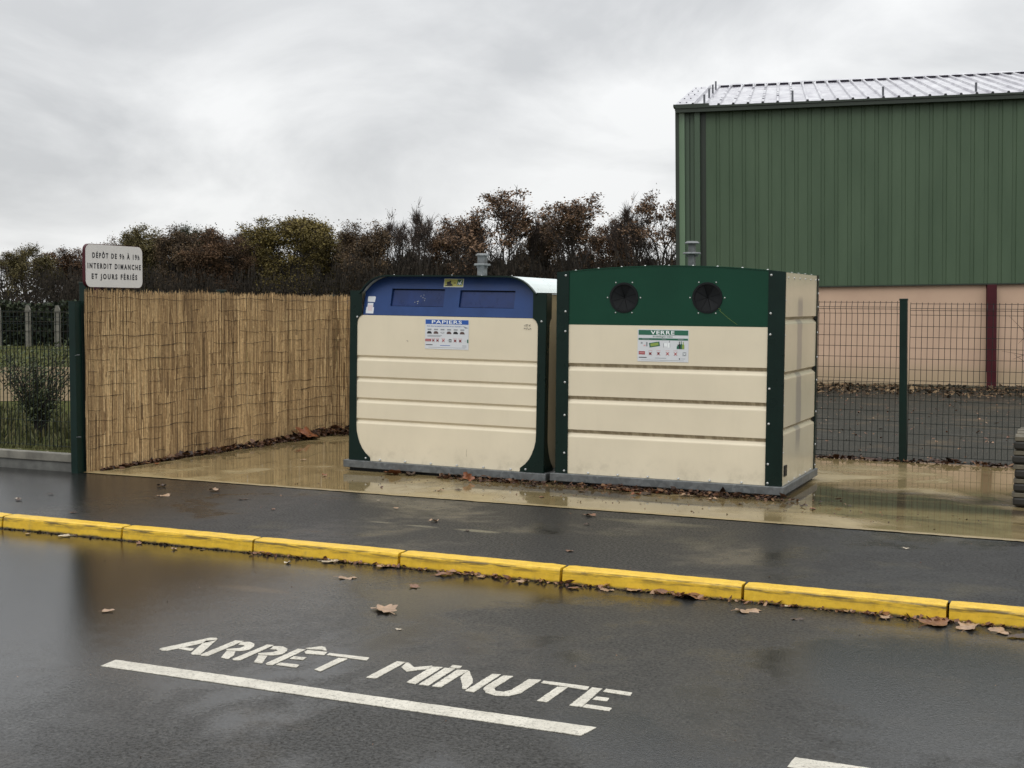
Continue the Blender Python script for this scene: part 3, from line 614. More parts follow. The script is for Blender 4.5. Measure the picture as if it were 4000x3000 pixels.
# PAPIERS notice
x0, x1, z0, z1 = 0.719, 1.121, 0.970, 1.216
st = MB(); st.prism([(x0, z0), (x1, z0), (x1, z1), (x0, z1)], yf(0.0016), 0, 0.0016, 0)
rectp(st, x0 + 0.004, x1 - 0.003, 1.176, 1.213, yf(0.0022), 1)
st.text('PAPIERS', (0.782, 1.058, 1.1805, 1.2085), lambda a, b: (a, -0.0028, b), 7, 0.012, 'both', 1.1)
st.text('Oui, tous les papiers se trient et se recyclent !', (0.736, 1.062, 1.152, 1.165), lambda a, b: (a, -0.0024, b), 1, 0.012)
st.prism([(1.066, 1.166), (1.118, 1.149), (1.090, 1.143)], yf(0.0022), 0, 0.0005, 4)
for k, mi_ in enumerate([5, 9, 4, 9, 5, 9]):
    cx = 0.760 + k * 0.0605; rectp(st, cx - 0.018, cx + 0.018, 1.126, 1.137, yf(0.0022), 4)
    if mi_ == 4: blob(st, cx, 1.106, 0.022, 0.008, yf(0.0021), 4); blob(st, cx, 1.107, 0.014, 0.004, yf(0.0026), 0)
    else: st.prism([(cx - 0.022, 1.096), (cx + 0.022, 1.096), (cx + 0.020, 1.107), (cx + 0.010, 1.117), (cx - 0.012, 1.117), (cx - 0.021, 1.108)], yf(0.0022), 0, 0.0005, mi_)
for k, (q0, q1) in enumerate(((0.742, 0.875), (0.742, 0.862))): rectp(st, q0, q1, 1.080 - k * 0.008, 1.084 - k * 0.008, yf(0.0022), 4)
rectp(st, x0 + 0.003, x0 + 0.057, 1.032, 1.053, yf(0.0022), 3); rectp(st, x0 + 0.008, x0 + 0.052, 1.039, 1.045, yf(0.0028), 8)
for cx, mi_ in ((0.796, 9), (0.836, 9), (0.890, 3), (0.998, 9), (1.045, 9)):
    blob(st, cx, 1.041, 0.012, 0.010, yf(0.0021), mi_ if mi_ == 9 else 8); cross(st, cx, 1.041, 0.016, yf(0.0027), 3, 0.004)
    rectp(st, cx - 0.02, cx + 0.016, 1.057, 1.060, yf(0.0022), 8)
rectp(st, 0.940, 0.964, 1.029, 1.055, yf(0.0022), 5); cross(st, 0.952, 1.042, 0.011, yf(0.0028), 7, 0.003)
rectp(st, 1.107, 1.119, 1.026, 1.055, yf(0.0022), 2); rectp(st, 0.925, 0.933, 1.041, 1.043, yf(0.0022), 4); rectp(st, 1.085, 1.098, 1.041, 1.043, yf(0.0022), 4)
rectp(st, 0.727, 0.790, 1.001, 1.007, yf(0.0022), 5); rectp(st, 0.860, 0.952, 0.999, 1.003, yf(0.0022), 1); rectp(st, 1.064, 1.103, 1.002, 1.005, yf(0.0022), 4); rectp(st, 1.064, 1.103, 0.992, 0.995, yf(0.0022), 4)
rectp(st, 0.752, 1.092, 0.983, 0.985, yf(0.0022), 4)
st.build('notice', PAL, A)
# felt-pen scribble
mb = MB(); random.seed(4)
for x_, z_, s_ in ((1.622, 1.183, 1), (1.640, 1.181, 1.1), (1.658, 1.184, 1), (1.632, 1.160, 1), (1.650, 1.158, 1), (1.668, 1.160, 0.9), (1.618, 1.156, 0.7)):
    P = [(x_ + random.uniform(-0.010, 0.012) * s_, -0.0015, z_ + random.uniform(-0.011, 0.011) * s_) for _ in range(6)]
    mb.tube(P, 0.0009, 3)
mb.build('graffiti', 'ink', A)
mb = MB(); mb.tube([(0.548, -0.001, 1.035), (0.556, -0.001, 1.027), (0.560, -0.001, 1.029)], 0.002, 3); mb.tube([(1.115, -0.0005, 0.15), (1.1155, -0.0005, 0.09)], 0.0007, 3); mb.build('scratch', 'brownprint', A)
for k in range(6): bolt((0.303 + 0.2426 * k, -0.004, 0.014), A, (0, -0.6, 0.8), 0.0105)
for a, z in ((0.071, 1.222), (1.753, 1.217), (0.166, 0.021), (1.648, 0.021)): bolt((a if a < 1.7 else 1.766, -0.006, z), A)
for k in range(5): bolt((0.42 + 0.27 * k, 0.0, 1.580), A, (0, 0, 1), 0.006)
hook(A, 0.925, 0.66, 1.57, 1.696, 1.786, 0.066)

# ---- glass container (green band, two round holes)
G = container_root('glass_container', 0.3513, 10.4723, -0.41495, 0.0008, -0.0015, 0.093,
                   'cream glass container with a green top band and two round black holes')
WG, DG = 1.810, 1.235
mb = MB(); mb.box(-0.036, 1.834, -0.036, 1.262, -0.064, -0.001); mb.build('base_frame', 'galv', G, bevel=0.005)
mb = MB(); mb.box(0.02, 1.80, 0.0, 0.08, -0.092, -0.065); mb.box(0.02, 1.80, 1.12, 1.2, -0.092, -0.065); mb.box(1.70, 1.80, 0.085, 1.115, -0.092, -0.065); mb.build('skid', 'black', G)
top = [(0.0, 1.590)] + [(WG * k / 16, 1.590 + 0.050 * (1 - ((k / 16 - 0.5) * 2) ** 2)) for k in range(1, 16)] + [(WG, 1.588)]
def topz(a): q = a / WG; return 1.590 + 0.050 * (1 - ((q - 0.5) * 2) ** 2)
mb = MB(); mb.prism([(0.02, 0.0), (WG - 0.02, 0.0)] + [(a, z - 0.012) for a, z in reversed(top)][1:-1] + [(0.02, 1.57)], lambda a, b, d: (a, d, b), 0.035, DG - 0.012); mb.build('body', 'black', G)
ring = [(a, z) for a, z in top] + [(a, z - 0.007) for a, z in reversed(top)]
mb = MB(); mb.prism(ring, lambda a, b, d: (a, d, b), -0.004, DG); mb.build('roof', 'green', G)
mb = MB(); grooved(mb, 0.095, 1.690, 0.0, 1.1795, [0.864, 0.605, 0.338], lambda a, d, z: (a, 0.001 + d, z), 0.020, 0.027, 0.034)
mb.add([(0.095, 0.001, 1.1795), (1.69, 0.001, 1.1795), (1.69, 0.03, 1.1795), (0.095, 0.03, 1.1795)], [(0, 1, 2, 3)]); mb.build('front_panel', ['cream', 'grime'], G)  # second colour paints shade on the downward groove slopes, besides grime
circ = lambda cx, cz, r, n=32: [(cx + r * math.cos(2 * PI * k / n), cz + r * math.sin(2 * PI * k / n)) for k in range(n)]
HO = [(0.558, 1.393), (1.220, 1.395)]
tp = [(0.098, 1.1805), (1.689, 1.1805)] + [(a, topz(a) - 0.0075) for a in [1.689 - 1.591 * k / 18 for k in range(19)]]
mb = MB(); mb.prism(tp, XZ(0.0), 0.0, 0.006, holes=[circ(x, z, 0.113) for x, z in HO]); hb = mb.build('top_band', 'green', G)
for (x, z) in HO:
    mb = MB(); mb.lathe([(0.102, 0.0), (0.102, -0.006), (0.117, -0.006), (0.118, -0.002), (0.118, 0.0)], (x, 0.0, z), 32, axis='y')
    mb.f = mb.f[:-2]; mb.mi = mb.mi[:-2]; mb.t = mb.t[:-2]
    rg = mb.build('hole_ring', 'black', hb, smooth=False)
    mb = MB()
    for k in range(8):
        t0, t1 = 2 * PI * k / 8 + 0.3, 2 * PI * (k + 1) / 8 + 0.3 - 0.02; dp = random.uniform(0.006, 0.022)
        P = [(x + 0.004 * math.cos((t0 + t1) / 2), 0.003 + dp, z + 0.004 * math.sin((t0 + t1) / 2))]
        for q in range(4): tt = t0 + (t1 - t0) * q / 3; P.append((x + 0.108 * math.cos(tt), 0.001, z + 0.108 * math.sin(tt)))
        mb.add(P, [(0, 1, 2), (0, 2, 3), (0, 3, 4)])
    mb.build('rubber_flap', 'black', rg)
    for k in range(6): t_ = 2 * PI * k / 6; bolt((x + 0.134 * math.cos(t_), -0.001, z + 0.134 * math.sin(t_)), hb, r=0.0062)
for a0, a1 in ((0.0, 0.1035), (1.684, WG)):
    mb = MB(); mb.prism([(a0, 0.0), (a1, 0.0), (a1, topz(a1) - 0.001), (a0, topz(a0) - 0.001)], XZ(-0.007), 0.0, 0.006)
    x = a0 if a0 == 0 else WG - 0.004; mb.box(x, x + 0.004, -0.0005, 0.010 if a0 else 0.1, 0.0, 1.586); mb.build('front_corner_strip', 'darkgreen', G)
    xb = 0.076 if a0 == 0 else 1.704
    for z in (1.565, 1.282, 1.126, 0.723, 0.462, 0.161, 0.019): bolt((xb, -0.007, z), G)
for k in range(6): bolt((0.279 + 0.2454 * k, -0.004, 0.012), G, (0, -0.6, 0.8), 0.0105)
sp = MB(); grooved(sp, 0.010, 1.178, 0.0, 1.584, [1.246, 0.838, 0.424], lambda a, d, z: (WG + 0.001 - d, a, z), 0.020, 0.022, 0.034); sp.build('side_panel', ['cream_side', 'grime'], G)  # groove slopes carry painted shade as well as grime
sp = MB(); grooved(sp, 0.010, 1.178, 0.0, 1.584, [1.246, 0.838, 0.424], lambda a, d, z: (-0.001 + d, a, z), 0.020, 0.022, 0.034); sp.build('side_panel', ['cream_side', 'grime'], G)
for x in (WG, -0.008):
    mb = MB(); mb.box(x, x + 0.008, 1.178, DG, 0.0, 1.588); mb.build('rear_corner_strip', 'darkgreen', G)
mb = MB(); mb.box(0, WG, DG, DG + 0.006, 0, 1.588); mb.build('rear_panel', 'darkgreen', G)
for z in (1.245, 0.833, 0.418):   # dark notches where the grooves run under the rear strip
    mb = MB(); mb.prism([(1.120, z), (1.178, z + 0.022), (1.178, z - 0.026)], lambda a, b, d: (WG - 0.010 + d, a, b), 0.0, 0.0105); mb.build('groove_notch', 'black', G)
for k in range(6): bolt((WG + 0.001, 0.085 + 0.2094 * k, 1.547 + 0.0 * k), G, (1, 0, 0), 0.008)
for z in (1.55, 1.44, 1.33, 1.12, 0.92, 0.73, 0.47, 0.20, 0.03): bolt((WG + 0.008, 1.21, z), G, (1, 0, 0), 0.009)
for z in (1.38, 1.12, 0.86, 0.60, 0.25): bolt((WG + 0.001, 0.016, z), G, (1, 0, 0), 0.006)
for k in range(5): bolt((WG + 0.002, 0.22 + 0.21 * k, 0.010), G, (0.6, 0, 0.8), 0.008)
for k in range(9): a = 0.15 + 0.19 * k; bolt((a, 0.02, topz(a)), G, (0, 0, 1), 0.0085)
for k in range(4): bolt((WG - 0.02, 0.3 + 0.25 * k, 1.588), G, (0, 0, 1), 0.008)
mb = MB(); mb.box(WG + 0.0015, WG + 0.010, 0.045, 0.130, 0.068, 0.150); mb.build('side_latch', 'black', G, bevel=0.002)
hook(G, 0.905, 0.66, 1.62, 1.762, 1.853, 0.05)
x0, x1, z0, z1 = 0.674, 1.080, 0.904, 1.152
st = MB(); st.prism([(x0, z0), (x1, z0), (x1, z1), (x0, z1)], yf(0.0016), 0, 0.0016, 0)
rectp(st, x0 + 0.007, x1 - 0.004, 1.108, 1.146, yf(0.0022), 2)
st.text('VERRE', (0.778, 0.968, 1.1125, 1.1415), lambda a, b: (a, -0.0028, b), 7, 0.02, 'both', 1.15)
st.text('Emballages vides', (0.797, 0.953, 1.0875, 1.1025), lambda a, b: (a, -0.0024, b), 2, 0.01)
rectp(st, x0 + 0.007, x1 - 0.005, 1.069, 1.084, yf(0.0022), 2)
for q0, q1 in ((0.712, 0.768), (0.868, 0.903), (0.995, 1.040)): rectp(st, q0, q1, 1.075, 1.079, yf(0.0028), 4)
rectp(st, 0.700, 0.714, 1.040, 1.052, yf(0.0022), 4); rectp(st, 0.742, 0.754, 1.020, 1.053, yf(0.0022), 4); rectp(st, 0.722, 0.738, 1.022, 1.032, yf(0.0022), 8)
rectp(st, 0.768, 0.852, 1.018, 1.053, yf(0.0022), 2, 0.16); rectp(st, 0.778, 0.842, 1.025, 1.047, yf(0.0028), 6, 0.16)
rectp(st, 0.880, 0.884, 1.014, 1.046, yf(0.0022), 4); rectp(st, 0.886, 0.910, 1.022, 1.046, yf(0.0021), 7); rectp(st, 0.926, 0.932, 1.052, 1.066, yf(0.0022), 4); rectp(st, 0.916, 0.936, 1.014, 1.048, yf(0.0021), 7); rectp(st, 0.932, 0.935, 1.014, 1.046, yf(0.0025), 4)
for cx, h_, mi_ in ((1.008, 0.050, 5), (1.022, 0.052, 2), (1.038, 0.048, 6), (0.996, 0.030, 2), (1.030, 0.030, 2)):
    st.prism([(cx - 0.009, 1.004), (cx + 0.009, 1.004), (cx + 0.009, 1.004 + h_ * 0.6), (cx + 0.003, 1.004 + h_ * 0.8), (cx + 0.003, 1.004 + h_ * 1.15), (cx - 0.003, 1.004 + h_ * 1.15), (cx - 0.003, 1.004 + h_ * 0.8), (cx - 0.009, 1.004 + h_ * 0.6)], yf(0.0022 + random.random() * 0.0006), 0, 0.0005, mi_)
rectp(st, x0 + 0.010, x0 + 0.060, 0.957, 0.982, yf(0.0022), 3); rectp(st, x0 + 0.014, x0 + 0.056, 0.966, 0.972, yf(0.0028), 8)
for cx in (0.778, 0.842, 0.915, 0.978): blob(st, cx, 0.966, 0.011, 0.011, yf(0.0021), 9 if cx < 0.85 else 8); cross(st, cx, 0.966, 0.018, yf(0.0027), 3, 0.0035); rectp(st, cx - 0.016, cx + 0.016, 0.988, 0.991, yf(0.0022), 8)
rectp(st, 1.035, 1.062, 0.952, 0.981, yf(0.0022), 4); cross(st, 1.049, 0.967, 0.012, yf(0.0028), 7, 0.004)
rectp(st, 0.686, 0.748, 0.932, 0.938, yf(0.0022), 5); rectp(st, 0.815, 0.905, 0.930, 0.934, yf(0.0022), 4); blob(st, 1.010, 0.929, 0.006, 0.006, yf(0.0022), 5); rectp(st, 1.022, 1.055, 0.928, 0.931, yf(0.0022), 4)
rectp(st, 0.705, 1.045, 0.915, 0.917, yf(0.0022), 4)
st.build('notice', PAL, G)
mb = MB(); mb.tube([(1.315, -0.001, 1.30), (1.36, -0.001, 1.262), (1.41, -0.001, 1.225), (1.452, -0.001, 1.195)], 0.0009, 3); mb.tube([(1.305, -0.001, 1.315), (1.322, -0.001, 1.312), (1.312, -0.001, 1.298), (1.325, -0.001, 1.305)], 0.0012, 3); mb.build('scratch', 'limeprint', G)

# ------------------------------------------------------------------ reed screen (s along, y away to the left)
RX, RY, RT = -3.55433, 11.02798, 1.15212
RS = empty('reed_screen', (RX, RY, 0), (0, 0, RT), label='tall golden reed screen tied with wire, along the left side of the concrete slab', cat='reed screen')
def reeds(s0, s1, y0, seed, mapf, top0, top1, bot=0.0):
    random.seed(seed); mb = MB(); s_ = s0
    lay = [(0.0, 1.0), (0.006, 0.9), (0.011, 0.8)]
    for yl, _ in lay:
        s_ = s0; patch = 0.5
        left = 0; clump = []
        while s_ < s1:
            if left <= 0:
                left = random.choice((1, 1, 2, 2, 3)); zc_ = [bot] + sorted(random.uniform(0.05, 1.42) for _ in range(random.choice((4, 5, 6, 8)))) + [9]
                if random.random() < 0.08: patch = random.uniform(0.45, 0.78)
                clump = [(z_, min(0.98, max(0.02, random.gauss(patch, 0.24) - (0.22 if yl else 0)))) for z_ in zc_]  # rear layers tinted darker, standing in for shade in the gaps between stalks
                if yl == 0.0: s_ += random.choice((0, 0, 0.002, 0.004, 0.007))
            left -= 1
            w = random.choice((0.0018, 0.0023, 0.0028, 0.0034, 0.0044))
            f = (s_ - s0) / (s1 - s0); base_top = top0 + (top1 - top0) * f + 0.006 * math.sin(s_ * 5) + 0.005 * math.sin(s_ * 17)
            h = base_top + random.gauss(0, 0.014) - (0.03 if random.random() < 0.1 else 0)
            zs = [bot] + [z_ + random.uniform(-0.03, 0.03) for z_, _ in clump[1:-1]] + [h]; zs = [min(z_, h) for z_ in zs]
            nseg = len(zs) - 1; x = s_; yy = y0 + yl + random.uniform(-0.006, 0.003); lean = random.gauss(0, 0.008); bow = random.gauss(0, 0.004)
            bx = lambda z_: x + lean * (z_ / 1.5) + bow * math.sin(z_ * 4 + x)
            for q in range(nseg):
                za, zb = zs[q], zs[q + 1]; tt = min(0.98, max(0.02, clump[q][1] + random.gauss(0, 0.12)))
                xa = bx(za); xb = bx(zb); wa = w * (1 - 0.15 * za); wb = w * (1 - 0.15 * zb) * (0.6 if q == nseg - 1 else 1)
                vs = [mapf(xa - wa, yy, za), mapf(xa, yy - wa, za), mapf(xa + wa, yy, za), mapf(xb - wb, yy, zb), mapf(xb, yy - wb, zb), mapf(xb + wb, yy, zb)]
                mb.add(vs, [(0, 1, 4, 3), (1, 2, 5, 4), (3, 4, 5)], 0, tt)
            s_ += w * random.uniform(1.0, 1.9)
        if yl == 0.0:
            # a few broken, sagging stalks
            for k in range(int(170 * (s1 - s0) / 4)):
                x = random.uniform(s0, s1); z = random.uniform(0.1, 1.25); L = random.uniform(0.06, 0.22); a = random.gauss(0, 0.14)
                P = [mapf(x, y0 - 0.012, z), mapf(x + L * math.sin(a), y0 - 0.018, z + L * math.cos(a))]
                mb.tube(P, 0.0019, 3, t=random.uniform(0.0, 0.9))
    return mb
idm = lambda x, y, z: (x, y, z)
reeds(-0.005, 3.86, 0.0, 31, idm, 1.515, 1.500).build('reed_stalks', 'reed', RS)
# the last piece turns the corner along the back fence
cK = Vector((3.86, 0.0)); ang = -PI / 2
turn = lambda x, y, z: (3.86 + 0.0 + (-(y)) * -1.0 if False else 3.86 - y * -1.0, -x, z)
reeds(0.0, 1.7, 0.0, 33, lambda x, y, z: (3.86 + y, -x, z), 1.500, 1.495).build('reed_stalks', 'reed', RS)
random.seed(8)
mb = MB()
def ties(s0, s1, mapf, zs):
    for z in zs:
        s_ = s0; ph = random.uniform(0, 6)
        while s_ < s1:
            if random.random() < 0.92:
                L = random.uniform(0.1, 0.5); P = []
                k = 0.0
                while k < L and s_ + k < s1:
                    x = s_ + k; P.append(mapf(x, -0.0085 + random.uniform(-0.002, 0.001), z + 0.009 * math.sin(x * 3 + ph) + 0.006 * math.sin(x * 14 + ph) + random.uniform(-0.004, 0.004))); k += 0.03
                if len(P) > 1: mb.tube(P, 0.0016, 3, t=0.5)
            s_ += random.uniform(0.12, 0.5)
ties(0.0, 3.86, idm, [0.10 + 0.1045 * k for k in range(14)])
ties(0.0, 1.7, lambda x, y, z: (3.86 + y, -x, z), [0.10 + 0.1045 * k for k in range(14)])
mb.build('tie_wires', 'wire', RS)

# ------------------------------------------------------------------ wire fences
def bent_panel(mb, x0, x1, zt, hor, folds, sp, r, yoff, zb, fn=None):
    """welded panel: verticals with outward folds, horizontals"""
    def yo(z):
        for a, b in folds:
            if b <= z <= a: c_ = (a + b) / 2; return -0.028 * (1 - abs(z - c_) / ((a - b) / 2))
        return 0.0
    zs = sorted(set([zb, zt + 0.012] + [q for a, b in folds for q in (a, (a + b) / 2, b)]))
    zs = [z for z in zs if zb <= z <= zt + 0.012]
    x = x0
    while x <= x1: mb.tube([(x, yoff + yo(z), z) for z in zs], r, 4, cap=False); x += sp
    for z in hor: mb.tube([(x0, yoff + yo(z) - r, z), (x1, yoff + yo(z) - r, z)], r * 1.15, 4, cap=False)
TOPZ = 1.47
HOR = [TOPZ - d for d in (0.0, 0.043, 0.061, 0.103, 0.207, 0.307, 0.406, 0.506, 0.606, 0.706, 0.737, 0.751, 0.787, 0.890, 1.007, 1.10, 1.20, 1.30, 1.40, 1.443)]
FOLD = [(TOPZ - 0.0, TOPZ - 0.103), (TOPZ - 0.706, TOPZ - 0.787), (TOPZ - 1.40, TOPZ - 1.48)]
def post(name, u, n, h, lab, w=0.06, d=0.06, group=None, lean=0.0, mat='postgreen', cap=True):
    mb = MB(); mb.box(-w / 2, w / 2, -d / 2, d / 2, -0.1, h)
    r = empty(name, K(u, n), (0, lean, KT), label=lab, cat='fence post', group=group)
    mb.build('shaft', mat, r, bevel=0.004)
    if cap: c_ = MB(); c_.box(-w / 2 - 0.003, w / 2 + 0.003, -d / 2 - 0.003, d / 2 + 0.003, h - 0.012, h + 0.006); c_.build('cap', mat, r, bevel=0.003)
    return r
LEANR = -0.018
# fence behind the slab: panels on posts every 2.5 m
FN = 6.02
posts_u = [-2.06, 1.49 - 0.02, 3.995, 6.49]
def wire_panel(u0, u1, lab, dz=0.0):
    mb = MB(); L = u1 - u0; bent_panel(mb, 0.035, L - 0.035, TOPZ, HOR, FOLD, 0.0512, 0.0027, 0.0, 0.02)
    o = mb.build('wire_fence_panel', 'wiregreen'); o.location = K(u0, FN, dz); o.rotation_euler = (0, LEANR * 0.0, KT)
    tag(o, lab, 'wire fence', 'welded wire fence panels behind the slab'); return o
wire_panel(-2.06, 1.47, 'green wire fence panel behind the paper container, next to the reed screen')
wire_panel(1.47, 3.995, 'green wire fence panel between the glass container and the green post')
wire_panel(3.995, 6.49, 'green wire fence panel right of the green post, in front of the dark red column', -0.012)
post('fence_post', 3.995, FN - 0.012, 1.500, 'dark green fence post standing free on the slab right of the glass container', 0.068, 0.055, 'green posts of the fences', LEANR)
post('fence_post', 1.47, FN - 0.012, 1.500, 'green fence post behind the glass container', 0.068, 0.055, 'green posts of the fences', LEANR)
post('fence_post', 6.49, FN - 0.012, 1.500, 'green fence post past the right edge of the picture', 0.068, 0.055, 'green posts of the fences', LEANR)
# posts and panel behind the reeds
post('fence_post', -2.175, 2.05 + 3.98, 1.515, 'green fence post at the far corner of the reed screen', 0.06, 0.06, 'green posts of the fences')
post('fence_post', -2.175, 2.05 + 1.955, 1.545, 'green fence post with a grey cap, halfway along the reed screen', 0.075, 0.06, 'green posts of the fences')
post('fence_post', -2.150, 2.105, 1.585, 'tall green fence post at the near end of the reed screen, behind the gate post', 0.070, 0.07, 'green posts of the fences', -0.004)
mb = MB(); 
hz = [1.52 - 0.1 * k for k in range(15)]
bent_panel(mb, 0.12, 1.93, 1.52, hz, [(1.52, 1.42)], 0.05, 0.0024, 0.05, 0.02)
o = mb.build('wire_fence_panel', 'wiregreen'); o.location = (RX, RY, 0); o.rotation_euler = (0, 0, RT); tag(o, 'wire fence panel behind the near half of the reed screen', 'wire fence', 'wire fence panels behind the reed screen')
mb = MB(); bent_panel(mb, 2.0, 3.93, 1.495, [z - 0.025 for z in hz], [(1.495, 1.395)], 0.05, 0.0024, 0.05, 0.02)
o = mb.build('wire_fence_panel', 'wiregreen'); o.location = (RX, RY, 0); o.rotation_euler = (0, 0, RT); tag(o, 'wire fence panel behind the far half of the reed screen', 'wire fence', 'wire fence panels behind the reed screen')
# gate post
mb = MB(); mb.box(-0.034, 0.034, -0.04, 0.04, -0.05, 1.425)
gp = empty('gate_post', K(-2.163, 1.995), (0, -0.005, KT), label='square green steel gate post with a lighter front face, left of the reed screen', cat='gate post')
mb.build('shaft', 'postgreen', gp, bevel=0.004)
mb = MB(); mb.box(-0.046, 0.036, -0.042, 0.042, 1.426, 1.432); mb.build('cap', 'postgreen', gp)
mb = MB()
for z in (0.30, 0.98): mb.tube([(0.03, -0.04, z), (0.075, -0.07, z + 0.006), (0.11, -0.075, z + 0.008)], 0.0028, 5)
mb.build('wire_end', 'galv', gp)
# low concrete wall and bar fence on the left
Wl = empty('low_wall', K(-2.22, 2.06), (0, 0, KT), label='low grey precast concrete wall under the left garden fence', cat='low wall')
mb = MB(); mb.box(-9, 0.0, -0.035, 0.05, 0.072, 0.142); mb.build('coping', 'concrete', Wl, bevel=0.006)
mb = MB(); mb.box(-9, 0.0, -0.018, 0.05, -0.05, 0.068); mb.build('footing', 'conclow', Wl)
bf_ = MB(); x = -8.9
while x < -0.03: bf_.tube([(x, 0, 0.185), (x, 0, 1.335)], 0.0042, 5); x += 0.0425
for z in (1.345, 1.295, 1.235, 1.02, 0.41, 0.2): bf_.tube([(-8.95, -0.006, z), (0.0, -0.006, z)], 0.0024, 4)
o = bf_.build('bar_fence', 'wiregreen'); o.location = K(-2.22, 2.07); o.rotation_euler = (0, 0, KT); tag(o, 'thin green vertical-bar garden fence on the low wall at the left edge', 'fence')

# ------------------------------------------------------------------ sign
SG = empty('notice_sign', (RX, RY, 0), (0, 0, RT), label='white sign with black French opening times and a dark red edge, above the reed screen', cat='sign')
def rrect(x0, x1, z0, z1, r, n=6):
    P = []
    for cx, cz, a in ((x1 - r, z1 - r, 0), (x0 + r, z1 - r, 90), (x0 + r, z0 + r, 180), (x1 - r, z0 + r, 270)): P += arc_pts((cx, cz), r, a, a + 90, n)
    return P
mb = MB(); mb.prism(rrect(0.0, 0.712, 1.551, 1.908, 0.055), lambda a, b, d: (a, d, b), -0.001, 0.001); pl = mb.build('sign_plate', 'signwhite', SG)
rim = MB(); rim.prism(rrect(-0.004, 0.716, 1.547, 1.912, 0.058), lambda a, b, d: (a, d, b), 0.0015, 0.030, holes=[rrect(0.006, 0.706, 1.557, 1.902, 0.05)]); rim.build('sign_rim', 'darkred', SG)
bk = MB(); bk.prism(rrect(0.004, 0.708, 1.555, 1.904, 0.052), lambda a, b, d: (a, d, b), 0.004, 0.008); bk.build('sign_back', 'darkred', SG)
tx = MB(); fS2 = lambda a, b: (a, -0.0022, b)
tx.text('DÉPÔT DE 9h À 19h', (0.080, 0.673, 1.797, 1.838), fS2, 0, 0.040, 'cap', 1.5)
tx.text('INTERDIT DIMANCHE', (0.022, 0.690, 1.709, 1.750), fS2, 0, 0.040, 'cap', 1.5)
tx.text('ET JOURS FÉRIÉS', (0.070, 0.642, 1.621, 1.662), fS2, 0, 0.040, 'cap', 1.5)
tx.build('lettering', 'ink', pl)
mb = MB(); mb.box(0.235, 0.310, 0.062, 0.122, 0.0, 1.80); mb.box(0.235, 0.31, 0.03, 0.062, 1.60, 1.64); mb.box(0.235, 0.31, 0.03, 0.062, 1.80, 1.84); mb.build('post', 'darkred', SG)

# ------------------------------------------------------------------ sports hall
TH = -0.2
hx, hy = 3.0 * math.cos(TH), 24.9 + 3.0 * math.sin(TH)
hx += 0.09 * math.cos(TH); hy += 0.09 * math.sin(TH)
H = empty('sports_hall', (hx, hy, 0), (0, -0.0195, TH), label='long hall with ribbed green metal cladding over a pink wall and a pale ribbed roof', cat='hall')
def zz(x, z): return z
LH = 13.0; DH = 12.0; SL = 0.2157
# cladding with shallow trapezoid grooves
def ribbed(x0, x1, y, z0, z1, sp, gw, gd, first):
    mb = MB(); xs = [(x0, y)]; x = first
    while x + gw < x1:
        xs += [(x, y), (x + 0.010, y + gd), (x + gw - 0.010, y + gd), (x + gw, y)]
        x += sp
    xs.append((x1, y)); vs = []
    for a, b in xs: vs += [(a, b, z0), (a, b, z1)]
    return mb.add(vs, [(2 * i, 2 * i + 2, 2 * i + 3, 2 * i + 1) for i in range(len(xs) - 1)])
ribbed(0.557, LH, 0.0, 1.752, 5.0, 0.2315, 0.075, 0.016, 0.735).build('cladding', 'clad', H)
mb = MB(); mb.box(0.0, LH, 0.05, DH, 1.90, 5.0); mb.box(0.03, LH, 0.10, DH, -0.3, 1.90); mb.build('core', 'gutter', H)
mb = MB(); mb.box(0.557, LH, -0.012, 0.04, 1.728, 1.752); mb.build('drip_strip', 'gutter', H)
# corner flashing and downpipe, left end
mb = MB(); mb.prism([(0.02, 0.10), (0.165, -0.05), (0.175, -0.05), (0.178, 0.08)], lambda a, b, d: (a, b, d), 0.0, 4.96); mb.build('corner_flashing', 'clad_skylit', H)
mb = MB(); mb.box(0.178, 0.256, 0.0, 0.06, 0, 4.96); mb.box(0.28, 0.343, 0.0, 0.06, 0, 4.96); mb.box(0.256, 0.28, 0.03, 0.06, 0, 4.96); mb.build('corner_trim', 'clad2', H)
mb = MB(); mb.box(0.350, 0.455, -0.075, -0.005, 0, 4.93); mb.build('downpipe', 'clad2', H, bevel=0.012)
mb = MB(); mb.box(0.455, 0.557, 0.02, 0.06, 0, 4.96); mb.build('corner_recess', 'gutter', H)
# gable side
mb = MB(); mb.prism([(0.1, 0), (DH, 0), (DH, 5.0), (6.0, 5.0 + 6.0 * SL), (0.1, 5.0)], lambda a, b, d: (d, a, b), 0.021, 0.03); mb.build('gable_wall', 'clad2', H)
# eaves gutter / fascia
mb = MB(); mb.box(0.02, LH, -0.15, -0.03, 4.915, 5.015); mb.box(0.02, LH, -0.17, -0.15, 4.985, 5.02); mb.box(-0.02, 0.62, -0.15, 0.1, 5.016, 5.062); mb.build('gutter', 'gutter', H)
mb = MB(); mb.box(0.0, LH, -0.03, 0.06, 4.97, 5.0); mb.build('soffit', 'gutter', H)
